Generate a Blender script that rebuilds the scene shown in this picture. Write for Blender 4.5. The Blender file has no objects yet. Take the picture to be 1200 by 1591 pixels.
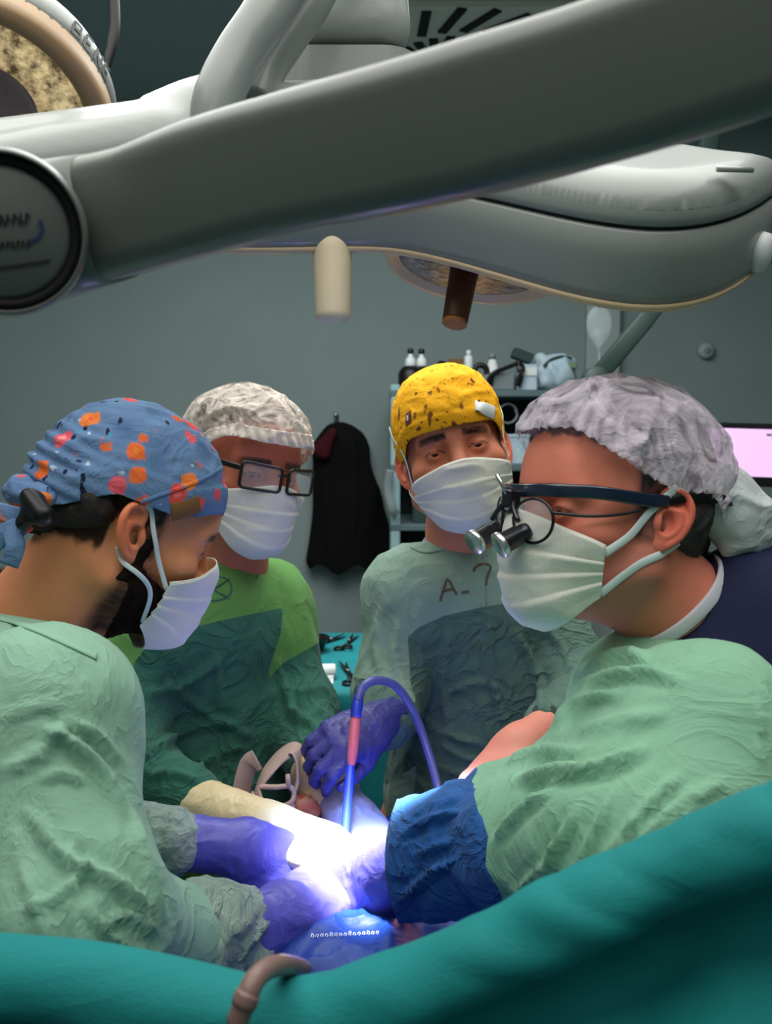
import bpy, math, random
import numpy as np
from mathutils import Vector, Matrix
from mathutils.bvhtree import BVHTree

random.seed(4)
rng = np.random.default_rng(4)
SC = bpy.context.scene
COL = SC.collection

def lin(r, g, b):
    return tuple(((c / 255.0) / 12.92 if c / 255.0 <= 0.04045 else ((c / 255.0 + 0.055) / 1.055) ** 2.4) for c in (r, g, b))

# ------------------------------------------------------------------ camera
FPX, CX, CY = 1500.0, 600.0, 795.5
PITCH = math.radians(5.0)
CAM = np.array([0.0, 0.0, 1.6])
AR = np.array([1.0, 0, 0])
AF = np.array([0, math.cos(PITCH), -math.sin(PITCH)])
AU = np.array([0, math.sin(PITCH), math.cos(PITCH)])
cd = bpy.data.cameras.new('camera')
cam = bpy.data.objects.new('camera', cd)
COL.objects.link(cam)
cam.location = CAM
cam.rotation_euler = (math.pi / 2 - PITCH, 0, 0)
cd.sensor_fit = 'HORIZONTAL'
cd.sensor_width = 36.0
cd.lens = FPX / 1200.0 * 36.0
cd.clip_start = 0.02
cd.dof.use_dof = True
cd.dof.focus_distance = 1.12
cd.dof.aperture_fstop = 11.0
SC.camera = cam

def P(px, py, d):
    return CAM + AR * ((px - CX) / FPX * d) + AF * d - AU * ((py - CY) / FPX * d)

def proj(V):
    q = np.asarray(V, float) - CAM
    d = q @ AF
    return np.stack([CX + FPX * (q @ AR) / d, CY - FPX * (q @ AU) / d, d], -1)

# ------------------------------------------------------------------ world and lights
wd = bpy.data.worlds.new('room_world')
SC.world = wd
wd.use_nodes = True
wd.node_tree.nodes['Background'].inputs[0].default_value = (*lin(170, 190, 195), 1)
wd.node_tree.nodes['Background'].inputs[1].default_value = 0.10

def area_light(name, loc, target, size, power, col):
    l = bpy.data.lights.new(name, 'AREA')
    l.energy = power
    l.size = size
    l.color = col
    o = bpy.data.objects.new(name, l)
    COL.objects.link(o)
    o.location = loc
    o.rotation_euler = (Vector(target) - Vector(loc)).to_track_quat('-Z', 'Y').to_euler()
    return o

def spot_light(name, loc, target, angle, blend, power, col, rad):
    l = bpy.data.lights.new(name, 'SPOT')
    l.energy = power
    l.spot_size = math.radians(angle)
    l.spot_blend = blend
    l.color = col
    l.shadow_soft_size = rad
    o = bpy.data.objects.new(name, l)
    COL.objects.link(o)
    o.location = loc
    o.rotation_euler = (Vector(target) - Vector(loc)).to_track_quat('-Z', 'Y').to_euler()
    return o

SITE = P(530, 1345, 1.13)
area_light('ceiling_panel_light', (-0.1, 0.85, 2.86), (-0.1, 0.85, 0), 2.4, 58, (1.0, 0.98, 0.94))
area_light('back_fill_light', (-0.2, 2.2, 2.86), (-0.2, 2.2, 0), 1.4, 38, (0.94, 1.0, 0.98))  # unseen fill, added to light the background
area_light('rear_fill_light', (-0.1, -0.7, 2.86), (-0.1, 0.3, 0.6), 1.2, 9, (1.0, 0.95, 0.88))  # unseen fill behind the camera, added to brighten skin and cloth
spot_light('operating_light_beam', P(600, 425, .93), SITE + np.array([0.06, 0, 0]), 20, 0.65, 480, (1.0, 0.95, 0.88), 0.05)
spot_light('operating_light_blue_spill', P(545, 430, 1.05) + np.array([0, 0, -0.10]), P(590, 1325, 1.17), 27, 1.0, 150, (0.22, 0.42, 1.0), 0.05)

SC.view_settings.view_transform = 'Standard'
SC.view_settings.look = 'None'
SC.view_settings.exposure = 0.0
SC.view_settings.gamma = 1.0
SC.view_settings.use_curve_mapping = False

# ------------------------------------------------------------------ materials
def nd(t, kind, **kw):
    n = t.nodes.new(kind)
    for k, v in kw.items():
        if k.startswith('i_'):
            n.inputs[k[2:]].default_value = v
        else:
            setattr(n, k, v)
    return n

MATS = {}
def mat(name, c, rough=0.6, c2=None, nscale=8.0, metal=0.0, bump=0.0, bscale=60.0, crease=0.0, cscale=9.0,
        spec=0.4, alpha=None, emit=None, attr=False, sss=0.0, coat=0.0, trans=0.0, stretch=(1, 1, 1), sheen=0.0):
    if name in MATS:
        return MATS[name]
    m = bpy.data.materials.new(name)
    m.use_nodes = True
    t = m.node_tree
    b = t.nodes['Principled BSDF']
    L = t.links.new
    b.inputs['Base Color'].default_value = (*c, 1)
    b.inputs['Roughness'].default_value = rough
    b.inputs['Metallic'].default_value = metal
    b.inputs['Specular IOR Level'].default_value = spec
    b.inputs['Coat Weight'].default_value = coat
    b.inputs['Transmission Weight'].default_value = trans
    b.inputs['Sheen Weight'].default_value = sheen
    if sss:
        b.inputs['Subsurface Weight'].default_value = sss
        b.inputs['Subsurface Radius'].default_value = (0.008, 0.003, 0.0015)
        b.inputs['Subsurface Scale'].default_value = 1.0
    if emit:
        b.inputs['Emission Color'].default_value = (*c, 1)
        b.inputs['Emission Strength'].default_value = emit
    if alpha is not None:
        b.inputs['Alpha'].default_value = alpha
    tc = nd(t, 'ShaderNodeTexCoord')
    mp = nd(t, 'ShaderNodeMapping')
    mp.inputs['Scale'].default_value = stretch
    L(tc.outputs['Object'], mp.inputs['Vector'])
    if attr:
        a = nd(t, 'ShaderNodeVertexColor', layer_name='Col')
        L(a.outputs['Color'], b.inputs['Base Color'])
    elif c2:
        n = nd(t, 'ShaderNodeTexNoise', i_Scale=nscale, i_Detail=5.0, i_Roughness=0.6)
        L(mp.outputs[0], n.inputs['Vector'])
        r = nd(t, 'ShaderNodeMapRange')
        r.inputs['From Min'].default_value = 0.35
        r.inputs['From Max'].default_value = 0.65
        L(n.outputs['Fac'], r.inputs['Value'])
        x = nd(t, 'ShaderNodeMix', data_type='RGBA')
        x.inputs['A'].default_value = (*c, 1)
        x.inputs['B'].default_value = (*c2, 1)
        L(r.outputs[0], x.inputs['Factor'])
        L(x.outputs['Result'], b.inputs['Base Color'])
    last = None
    if crease:
        n = nd(t, 'ShaderNodeTexNoise', i_Scale=cscale, i_Detail=4.0, i_Roughness=0.5, i_Distortion=1.6)
        L(mp.outputs[0], n.inputs['Vector'])
        s1 = nd(t, 'ShaderNodeMath', operation='SUBTRACT'); s1.inputs[1].default_value = 0.5
        L(n.outputs['Fac'], s1.inputs[0])
        s2 = nd(t, 'ShaderNodeMath', operation='ABSOLUTE'); L(s1.outputs[0], s2.inputs[0])
        s3 = nd(t, 'ShaderNodeMath', operation='POWER'); s3.inputs[1].default_value = 0.6
        L(s2.outputs[0], s3.inputs[0])
        bp = nd(t, 'ShaderNodeBump', i_Strength=min(1.0, crease), i_Distance=-0.010)
        L(s3.outputs[0], bp.inputs['Height'])
        last = bp
    if bump:
        n = nd(t, 'ShaderNodeTexNoise', i_Scale=bscale, i_Detail=3.0)
        L(mp.outputs[0], n.inputs['Vector'])
        bp = nd(t, 'ShaderNodeBump', i_Strength=bump, i_Distance=0.002)
        L(n.outputs['Fac'], bp.inputs['Height'])
        if last:
            L(last.outputs[0], bp.inputs['Normal'])
        last = bp
    if last:
        L(last.outputs[0], b.inputs['Normal'])
    MATS[name] = m
    return m

# ------------------------------------------------------------------ objects
def base_of(o):
    v = np.zeros(3)
    while o is not None:
        v += np.array(o.location)
        o = o.parent
    return v

def tag(o, label=None, cat=None, group=None, kind=None):
    for k, v in (('label', label), ('category', cat), ('group', group), ('kind', kind)):
        if v:
            o[k] = v
    return o

def thing(name, label, cat, loc, group=None):
    o = bpy.data.objects.new(name, None)
    o.empty_display_size = 0.05
    COL.objects.link(o)
    o.location = Vector(loc)
    return tag(o, label, cat, group)

def obj(name, V, F, m, parent=None, smooth=True, colors=None, solid=0.0, kind=None, subdiv=0):
    """link ONE mesh object; V in world metres, F a list of index lists or an int array (or list of arrays)"""
    V = np.asarray(V, float)
    if parent is not None:
        V = V - base_of(parent)
    groups = F if (isinstance(F, list) and len(F) and isinstance(F[0], np.ndarray)) else None
    me = bpy.data.meshes.new(name)
    if groups is None and isinstance(F, np.ndarray):
        groups = [F]
    if groups is not None:
        loops = np.concatenate([g.ravel() for g in groups]).astype(np.int32)
        sizes = np.concatenate([np.full(len(g), g.shape[1], np.int32) for g in groups])
        starts = np.concatenate([[0], np.cumsum(sizes)[:-1]]).astype(np.int32)
        me.vertices.add(len(V)); me.loops.add(len(loops)); me.polygons.add(len(sizes))
        me.vertices.foreach_set('co', V.astype(np.float32).ravel())
        me.loops.foreach_set('vertex_index', loops)
        me.polygons.foreach_set('loop_start', starts)
        me.update(calc_edges=True)
        me.validate()
    else:
        me.from_pydata([tuple(v) for v in V], [], [tuple(int(i) for i in f) for f in F])
        me.update()
    if smooth:
        me.polygons.foreach_set('use_smooth', [True] * len(me.polygons))
    if colors is not None:
        a = me.color_attributes.new('Col', 'FLOAT_COLOR', 'POINT')
        cc = np.concatenate([colors, np.ones((len(colors), 1))], 1).astype(np.float32)
        a.data.foreach_set('color', cc.ravel())
    if m is not None:
        for mm in (m if isinstance(m, (list, tuple)) else [m]):
            me.materials.append(mm)
    o = bpy.data.objects.new(name, me)
    COL.objects.link(o)
    if parent is not None:
        o.parent = parent
    if solid:
        md = o.modifiers.new('thickness', 'SOLIDIFY')
        md.thickness = solid
        md.offset = -1
    if subdiv:
        md = o.modifiers.new('round', 'SUBSURF')
        md.levels = md.render_levels = subdiv
    if kind:
        o['kind'] = kind
    return o

# ------------------------------------------------------------------ simple meshes
def box(c, s, R=None, bev=0.0):
    """box of full size s at centre c, edges chamfered by bev"""
    s = np.asarray(s, float) / 2
    vs, fs = [], []
    if bev <= 0:
        vs = [(x, y, z) for x in (-1, 1) for y in (-1, 1) for z in (-1, 1)]
        V = np.array(vs) * s
        F = [(0, 1, 3, 2), (4, 6, 7, 5), (0, 4, 5, 1), (2, 3, 7, 6), (0, 2, 6, 4), (1, 5, 7, 3)]
    else:
        idx = {}
        V = []
        for x in (-1, 1):
            for y in (-1, 1):
                for z in (-1, 1):
                    for ax in range(3):
                        p = np.array([x, y, z]) * (s - bev)
                        p[ax] = (x, y, z)[ax] * s[ax]
                        idx[(x, y, z, ax)] = len(V)
                        V.append(p)
        V = np.array(V)
        F = []
        for ax in range(3):
            o1, o2 = (ax + 1) % 3, (ax + 2) % 3
            for sg in (-1, 1):
                f = []
                for a, b in ((-1, -1), (1, -1), (1, 1), (-1, 1)):
                    k = [0, 0, 0]; k[ax] = sg; k[o1] = a; k[o2] = b
                    f.append(idx[(*k, ax)])
                F.append(f if sg > 0 else f[::-1])
        for ax in range(3):
            o1, o2 = (ax + 1) % 3, (ax + 2) % 3
            for a in (-1, 1):
                for b in (-1, 1):
                    k0 = [0, 0, 0]; k1 = [0, 0, 0]
                    k0[ax], k1[ax] = -1, 1
                    for k in (k0, k1):
                        k[o1] = a; k[o2] = b
                    f = [idx[(*k0, o1)], idx[(*k1, o1)], idx[(*k1, o2)], idx[(*k0, o2)]]
                    F.append(f if a * b > 0 else f[::-1])
        for x in (-1, 1):
            for y in (-1, 1):
                for z in (-1, 1):
                    f = [idx[(x, y, z, a)] for a in range(3)]
                    F.append(f if x * y * z > 0 else f[::-1])
    if R is not None:
        V = V @ np.asarray(R).T
    return V + np.asarray(c, float), F

def join(*parts):
    V, F, n = [], [], 0
    for v, f in parts:
        V.append(np.asarray(v, float))
        F += [tuple(int(i) + n for i in q) for q in f]
        n += len(v)
    return np.concatenate(V), F

def frame(f, up=(0, 0, 1)):
    f = np.asarray(f, float); f = f / np.linalg.norm(f)
    r = np.cross(f, up)
    if np.linalg.norm(r) < 1e-6:
        r = np.cross(f, (1, 0, 0))
    r /= np.linalg.norm(r)
    return r, f, np.cross(r, f)

def catmull(pts, n=8):
    p = np.asarray(pts, float)
    if len(p) < 3:
        t = np.linspace(0, 1, n + 1)[:, None]
        return p[0] * (1 - t) + p[-1] * t
    q = np.concatenate([[2 * p[0] - p[1]], p, [2 * p[-1] - p[-2]]])
    out = []
    for i in range(1, len(q) - 2):
        for t in np.linspace(0, 1, n, endpoint=False):
            a, b, c, d = q[i - 1], q[i], q[i + 1], q[i + 2]
            out.append(0.5 * (2 * b + (c - a) * t + (2 * a - 5 * b + 4 * c - d) * t * t + (3 * b - a - 3 * c + d) * t ** 3))
    out.append(p[-1])
    return np.array(out)

def sweep(path, prof, ups=None, close=False, scale=None, caps=True):
    """sweep a closed 2-D profile (n,2) along a path; ups = per-point up vectors"""
    path = np.asarray(path, float)
    n, k = len(path), len(prof)
    T = np.gradient(path, axis=0)
    if close:
        T = np.roll(path, -1, 0) - np.roll(path, 1, 0)
    T /= np.linalg.norm(T, axis=1)[:, None] + 1e-12
    V = []
    up = None
    for i in range(n):
        if ups is not None:
            u = np.asarray(ups[i] if np.ndim(ups) == 2 else ups, float)
        else:
            if up is None:
                u = np.array([0, 0, 1.0]) if abs(T[i][2]) < 0.9 else np.array([1.0, 0, 0])
            else:
                u = up
        u = u - T[i] * (u @ T[i])
        u /= np.linalg.norm(u) + 1e-12
        up = u
        s = np.cross(T[i], u)
        sc = 1.0 if scale is None else scale[i]
        for a, b in prof:
            V.append(path[i] + (s * a + u * b) * sc)
    F = []
    for i in range(n if close else n - 1):
        for j in range(k):
            a, b = i * k + j, i * k + (j + 1) % k
            c, d = ((i + 1) % n) * k + (j + 1) % k, ((i + 1) % n) * k + j
            F.append((a, b, c, d))
    if not close and caps:
        F.append(tuple(range(k))[::-1])
        F.append(tuple((n - 1) * k + j for j in range(k)))
    return np.array(V), F

def circ(r, n=12, ry=None):
    a = np.arange(n) * 2 * math.pi / n
    return np.stack([np.cos(a) * r, np.sin(a) * (ry or r)], 1)

def rrect(w, h, r, n=4):
    pts = []
    for cx, cy, a0 in ((w / 2 - r, h / 2 - r, 0), (-w / 2 + r, h / 2 - r, 90), (-w / 2 + r, -h / 2 + r, 180), (w / 2 - r, -h / 2 + r, 270)):
        for i in range(n + 1):
            a = math.radians(a0 + 90 * i / n)
            pts.append((cx + r * math.cos(a), cy + r * math.sin(a)))
    return np.array(pts)

def tube(path, r, n=10, close=False, ups=None):
    path = np.asarray(path, float)
    sc = None
    if np.ndim(r):
        sc = np.interp(np.linspace(0, 1, len(path)), np.linspace(0, 1, len(r)), r)
        r = 1.0
    return sweep(path, circ(r, n), close=close, scale=sc, ups=ups)

def lathe(c, axis, prof, n=24, up=(0, 0, 1)):
    """revolve (radius, height) pairs about axis through c"""
    r, f, u = frame(axis, up)
    V, F, k = [], [], len(prof)
    for i in range(n):
        a = 2 * math.pi * i / n
        d = r * math.cos(a) + u * math.sin(a)
        for rad, h in prof:
            V.append(np.asarray(c, float) + d * rad + f * h)
    for i in range(n):
        j = (i + 1) % n
        for q in range(k - 1):
            F.append((i * k + q, i * k + q + 1, j * k + q + 1, j * k + q))
    if prof[0][0] > 1e-6:
        F.append(tuple(i * k for i in range(n)))
    if prof[-1][0] > 1e-6:
        F.append(tuple(i * k + k - 1 for i in range(n))[::-1])
    return np.array(V), F

# ------------------------------------------------------------------ noise
def _hash(i, j, k, s):
    h = (i.astype(np.int64) * 374761393 + j.astype(np.int64) * 668265263 + k.astype(np.int64) * 2147483647 + s * 1274126177) & 0xffffffff
    h = ((h ^ (h >> 13)) * 1274126177) & 0xffffffff
    return ((h ^ (h >> 16)) & 0xffff) / 65535.0

def vnoise(p, s=0):
    p = np.asarray(p, float)
    i = np.floor(p).astype(np.int64)
    f = p - i
    f = f * f * f * (f * (f * 6 - 15) + 10)
    out = 0
    for a in (0, 1):
        for b in (0, 1):
            for c in (0, 1):
                w = (f[:, 0] if a else 1 - f[:, 0]) * (f[:, 1] if b else 1 - f[:, 1]) * (f[:, 2] if c else 1 - f[:, 2])
                out = out + w * _hash(i[:, 0] + a, i[:, 1] + b, i[:, 2] + c, s)
    return out

def fbm(p, o=3, s=0):
    out, a, t = 0, 1.0, 0
    for k in range(o):
        out = out + a * vnoise(p * 2 ** k + 17.3 * k, s + k)
        t += a
        a *= 0.5
    return out / t

def ridge(p, s=0):
    w = np.stack([vnoise(p * 0.7 + 5, s + 11), vnoise(p * 0.7 + 9, s + 12), vnoise(p * 0.7 + 14, s + 13)], 1)
    n = vnoise(p + 1.2 * w, s)
    return 1 - np.abs(2 * n - 1) * 1.6

# ------------------------------------------------------------------ signed distance modelling
def cap(a, b, r1, r2=None, k=0.02):
    return ('c', np.asarray(a, float), np.asarray(b, float), r1, r1 if r2 is None else r2, k)

def ell(c, r, R=None, k=0.02, sub=False):
    return ('s' if sub else 'e', np.asarray(c, float), np.asarray(r, float), R, None, k)

def prim_d(p, X):
    if p[0] == 'c':
        a, b, r1, r2 = p[1:5]
        ba = b - a
        q = X - a
        h = np.clip((q @ ba) / max(ba @ ba, 1e-12), 0, 1)
        return np.linalg.norm(q - h[:, None] * ba, axis=1) - (r1 + (r2 - r1) * h)
    q = X - p[1]
    if p[3] is not None:
        q = q @ p[3]          # columns of R are the local axes
    k0 = np.linalg.norm(q / p[2], axis=1)
    k1 = np.linalg.norm(q / p[2] ** 2, axis=1)
    return k0 * (k0 - 1) / np.maximum(k1, 1e-9)

def smin(a, b, k):
    h = np.maximum(k - np.abs(a - b), 0) / k
    return np.minimum(a, b) - h * h * k * 0.25

def prim_box(p):
    if p[0] == 'c':
        r = max(p[3], p[4])
        return np.minimum(p[1], p[2]) - r, np.maximum(p[1], p[2]) + r
    r = p[2] if p[3] is None else np.full(3, p[2].max())
    return p[1] - r, p[1] + r

def sdf_pts(prims, X):
    d = np.full(len(X), 1.0)
    for p in prims:
        q = prim_d(p, X)
        d = -smin(-d, q, p[5]) if p[0] == 's' else smin(d, q, p[5])
    return d

def sdf_mesh(prims, h, lo=None, hi=None):
    """surface nets over the prims: returns vertices, quads"""
    bs = [prim_box(p) for p in prims if p[0] != 's']
    L = np.min([b[0] for b in bs], 0) - 3 * h
    H = np.max([b[1] for b in bs], 0) + 3 * h
    if lo is not None:
        L = np.maximum(L, lo)
    if hi is not None:
        H = np.minimum(H, hi)
    n = np.ceil((H - L) / h).astype(int) + 1
    A = [L[i] + h * np.arange(n[i]) for i in range(3)]
    D = np.full(n, 1.0)
    for p in prims:
        a, b = prim_box(p)
        mg = p[5] + 3 * h
        i0 = np.clip(np.floor((a - mg - L) / h).astype(int), 0, n - 1)
        i1 = np.clip(np.ceil((b + mg - L) / h).astype(int) + 1, 1, n)
        if np.any(i1 <= i0):
            continue
        g = np.stack(np.meshgrid(*[A[q][i0[q]:i1[q]] for q in range(3)], indexing='ij'), -1)
        sh = g.shape[:3]
        d = prim_d(p, g.reshape(-1, 3)).reshape(sh)
        sl = tuple(slice(i0[q], i1[q]) for q in range(3))
        D[sl] = -smin(-D[sl], d, p[5]) if p[0] == 's' else smin(D[sl], d, p[5])
    S = D < 0
    nc = n - 1
    cnt = np.zeros(nc, np.float64)
    acc = np.zeros((*nc, 3))
    for ax in range(3):
        o1, o2 = [(1, 2), (0, 2), (0, 1)][ax]
        s0 = [slice(None)] * 3; s1 = [slice(None)] * 3
        s0[ax] = slice(0, -1); s1[ax] = slice(1, None)
        d0, d1 = D[tuple(s0)], D[tuple(s1)]
        cross = (d0 < 0) != (d1 < 0)
        t = np.where(cross, d0 / np.where(cross, d0 - d1, 1), 0)
        for a in (0, 1):
            for b in (0, 1):
                sl = [slice(None)] * 3
                sl[o1] = slice(a, a + nc[o1]); sl[o2] = slice(b, b + nc[o2])
                c = cross[tuple(sl)]
                cnt += c
                acc[..., ax] += np.where(c, t[tuple(sl)], 0)
                acc[..., o1] += c * a
                acc[..., o2] += c * b
    act = cnt > 0
    idx = -np.ones(nc, np.int64)
    idx[act] = np.arange(act.sum())
    ii = np.argwhere(act)
    V = L + h * (ii + acc[act] / cnt[act][:, None])
    Q = []
    for ax in range(3):
        o1, o2 = [(1, 2), (2, 0), (0, 1)][ax]
        s0 = [slice(1, -1)] * 3; s1 = [slice(1, -1)] * 3
        s0[ax] = slice(0, n[ax] - 1); s1[ax] = slice(1, n[ax])
        a, b = S[tuple(s0)], S[tuple(s1)]
        off = np.array([1, 1, 1]); off[ax] = 0
        for sgn, msk in ((1, a & ~b), (-1, ~a & b)):
            e = np.argwhere(msk) + off
            if not len(e):
                continue
            def at(u, v):
                q = e.copy()
                q[:, o1] -= u
                q[:, o2] -= v
                return idx[q[:, 0], q[:, 1], q[:, 2]]
            f = np.stack([at(1, 1), at(0, 1), at(0, 0), at(1, 0)], 1)
            Q.append(f if sgn > 0 else f[:, ::-1])
    Q = np.concatenate(Q)
    Q = Q[(Q >= 0).all(1)]
    return V, Q

def tris(Q):
    return np.concatenate([Q[:, [0, 1, 2]], Q[:, [0, 2, 3]]]) if Q.shape[1] == 4 else Q

def vnormals(V, T):
    T = tris(T)
    fn = np.cross(V[T[:, 1]] - V[T[:, 0]], V[T[:, 2]] - V[T[:, 0]])
    N = np.zeros_like(V)
    for i in range(3):
        for c in range(3):
            N[:, c] += np.bincount(T[:, i], fn[:, c], len(V))
    return N / (np.linalg.norm(N, axis=1)[:, None] + 1e-12)

def compact(V, T):
    u, inv = np.unique(T, return_inverse=True)
    return V[u], inv.reshape(T.shape)

def clip(V, T, s):
    """cut a triangle mesh along s = 0; returns (s>0 part), (s<0 part)"""
    T = tris(T)
    s = np.where(np.abs(s) < 1e-9, 1e-9, s)
    k = (s[T] > 0).sum(1)
    pos, neg = [T[k == 3]], [T[k == 0]]
    nv, cache = list(V), {}
    def cut(a, b):
        key = (a, b) if a < b else (b, a)
        if key not in cache:
            t = s[a] / (s[a] - s[b])
            cache[key] = len(nv)
            nv.append(V[a] + (V[b] - V[a]) * t)
        return cache[key]
    P_, N_ = [], []
    for tr, kk in zip(T[(k == 1) | (k == 2)], k[(k == 1) | (k == 2)]):
        tr = [int(i) for i in tr]
        lone = [i for i in range(3) if (s[tr[i]] > 0) == (kk == 1)][0]
        a, b, c = tr[lone], tr[(lone + 1) % 3], tr[(lone + 2) % 3]
        ab, ac = cut(a, b), cut(a, c)
        one, two = [(a, ab, ac)], [(ab, b, c), (ab, c, ac)]
        if kk == 1:
            P_ += one; N_ += two
        else:
            N_ += one; P_ += two
    if P_:
        pos.append(np.array(P_)); neg.append(np.array(N_))
    W = np.array(nv)
    return compact(W, np.concatenate(pos)), compact(W, np.concatenate(neg))

def poly_sd(xy, poly):
    """signed distance (px), positive inside the polygon"""
    poly = np.asarray(poly, float)
    d = np.full(len(xy), 1e9)
    ins = np.zeros(len(xy), bool)
    for a, b in zip(poly, np.roll(poly, -1, 0)):
        e = b - a
        q = xy - a
        h = np.clip((q @ e) / (e @ e), 0, 1)
        d = np.minimum(d, np.hypot(*(q - h[:, None] * e).T))
        c = ((a[1] > xy[:, 1]) != (b[1] > xy[:, 1]))
        with np.errstate(divide='ignore', invalid='ignore'):
            ins ^= c & (xy[:, 0] < (b[0] - a[0]) * (xy[:, 1] - a[1]) / (b[1] - a[1]) + a[0])
    return np.where(ins, d, -d)

def line_d(xy, pts):
    d = np.full(len(xy), 1e9)
    par = np.zeros(len(xy))
    for i, (a, b) in enumerate(zip(pts[:-1], pts[1:])):
        e = b - a
        q = xy - a
        h = np.clip((q @ e) / (e @ e + 1e-9), 0, 1)
        dd = np.hypot(*(q - h[:, None] * e).T)
        m = dd < d
        d = np.where(m, dd, d)
        par = np.where(m, (i + h) / (len(pts) - 1), par)
    return d, par

def folds(V, Q, strokes):
    """raise cloth folds that run along the given lines of the cloth: (points, half width px, height m)"""
    N = vnormals(V, Q)
    pr = proj(V)
    view = (V - CAM)
    face = (N * view).sum(1) < 0
    off = np.zeros(len(V))
    for pts, w, a in strokes:
        pts = catmull(pts, 5)
        lo, hi = pts.min(0) - 4 * w, pts.max(0) + 4 * w
        m = face & (pr[:, 0] > lo[0]) & (pr[:, 0] < hi[0]) & (pr[:, 1] > lo[1]) & (pr[:, 1] < hi[1])
        if not m.any():
            continue
        d, t = line_d(pr[m, :2], pts)
        taper = np.clip(np.minimum(t, 1 - t) * 5, 0.0, 1) ** 0.7
        off[m] += a * taper * (np.exp(-(d / w) ** 2) - 0.35 * np.exp(-((d - 2.0 * w) / w) ** 2))
    return V + N * off[:, None]

def bvh_of(V, F):
    return BVHTree.FromPolygons([tuple(v) for v in V], [tuple(int(i) for i in f) for f in F])

def cast(bvh, px, py):
    d = P(px, py, 1.0) - CAM
    hit = bvh.ray_cast(Vector(CAM), Vector(d / np.linalg.norm(d)))
    return (None, None) if hit[0] is None else (np.array(hit[0]), np.array(hit[1]))

def strip_on(bvh, pts, w, thick=0.0012, off=0.0006, n=8, close=False):
    """a ribbon w metres wide lying on a surface along a line of it"""
    L, N = [], []
    for p in catmull(pts, n):
        a, b = cast(bvh, *p)
        if a is None:
            continue
        if b @ (a - CAM) > 0:
            b = -b
        L.append(a + b * off); N.append(b)
    if len(L) < 2:
        return None
    L, N = np.array(L), np.array(N)
    for _ in range(2):
        L[1:-1] = (L[:-2] + 2 * L[1:-1] + L[2:]) / 4
        N[1:-1] = (N[:-2] + 2 * N[1:-1] + N[2:]) / 4
    return sweep(L, rrect(w, thick, min(w, thick) * 0.45, 1), ups=N)

def relax(V, Q, it=1):
    E = np.concatenate([Q[:, [0, 1]], Q[:, [1, 2]], Q[:, [2, 3]], Q[:, [3, 0]]]) if Q.shape[1] == 4 else np.concatenate([Q[:, [0, 1]], Q[:, [1, 2]], Q[:, [2, 0]]])
    for _ in range(it):
        A = np.zeros_like(V); c = np.zeros(len(V))
        for k in range(3):
            A[:, k] = np.bincount(E[:, 0], V[E[:, 1], k], len(V)) + np.bincount(E[:, 1], V[E[:, 0], k], len(V))
        c = np.bincount(E[:, 0], minlength=len(V)) + np.bincount(E[:, 1], minlength=len(V))
        V = .5 * V + .5 * A / np.maximum(c, 1)[:, None]
    return V

# ------------------------------------------------------------------ room
WALL_D = 4.0
m_wall = mat('wall_paint', lin(128, 144, 143), 0.8, c2=lin(121, 137, 137), nscale=1.5, bump=0.08, bscale=40)
m_ceil = mat('ceiling_paint', lin(150, 166, 166), 0.85)
m_floor = mat('floor_vinyl', lin(110, 125, 125), 0.4, c2=lin(100, 116, 118), nscale=3)
WY = 4.05
def slab(name, c, s, m, kind='structure', bev=0.0):
    return obj(name, *box(c, s, bev=bev), m, smooth=False, kind=kind)
slab('wall_back', (0.0, WY + 0.05, 1.45), (7.0, 0.1, 2.9), m_wall)
slab('wall_left', (-2.6, 1.3, 1.45), (0.1, 5.6, 2.9), m_wall)
slab('wall_right', (3.0, 1.3, 1.45), (0.1, 5.6, 2.9), m_wall)
slab('wall_rear', (0.2, -1.65, 1.45), (5.7, 0.1, 2.9), m_wall)
slab('floor', (0.2, 1.2, -0.05), (5.8, 6.0, 0.1), m_floor)
slab('ceiling', (0.2, 1.2, 2.95), (5.8, 6.0, 0.1), m_ceil)
m_trim = mat('corner_trim', lin(150, 165, 164), 0.6)
a = P(905, 540, 1); k = WY / a[1]
xa = ((905 - CX) / FPX) * WY * 1.0
slab('trim_1', (xa + 0.07, WY - 0.02, 1.45), (0.14, 0.06, 2.9), m_trim, bev=0.008)
slab('baseboard_back', (0.2, WY - 0.012, 0.06), (5.4, 0.024, 0.12), m_trim)

def onwall(px, py, gap=0.0):
    """the point of the back wall (minus gap) seen at a pixel"""
    d = P(px, py, 1.0) - CAM
    return CAM + d * ((WY - gap) / d[1])

# ceiling air diffuser: square plate with radiating slots
m_plate = mat('diffuser_plate', lin(232, 226, 216), 0.5)
m_black = mat('black_gap', lin(8, 8, 9), 0.7)
def onceil(px, py, z=2.9):
    d = P(px, py, 1.0) - CAM
    return CAM + d * ((z - CAM[2]) / d[2])
DC = onceil(690, 96, 2.885)
dif = thing('ceiling_diffuser', 'square ceiling air diffuser with black radiating slots above the lamp arm', 'air vent', DC)
obj('plate', *box(DC + np.array([0.10, 0.03, 0.0]), (1.0, 1.0, 0.03), bev=0.006), m_plate, dif, smooth=False)
for k in range(26):
    a = 2 * math.pi * k / 26 + 0.1
    for r0, r1 in ((0.14, 0.25), (0.275, 0.46)):
        aa = a + (0.13 if r0 > 0.2 else 0)
        tw = 0.42
        c = DC + np.array([0.05, -0.02, -0.0175]) + np.array([math.cos(aa), math.sin(aa), 0]) * (r0 + r1) / 2
        R = np.array([[math.cos(aa + tw), -math.sin(aa + tw), 0], [math.sin(aa + tw), math.cos(aa + tw), 0], [0, 0, 1]])
        obj('slot', *box(c, (r1 - r0, 0.03, 0.006), R=R), m_black, dif, smooth=False)

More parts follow.
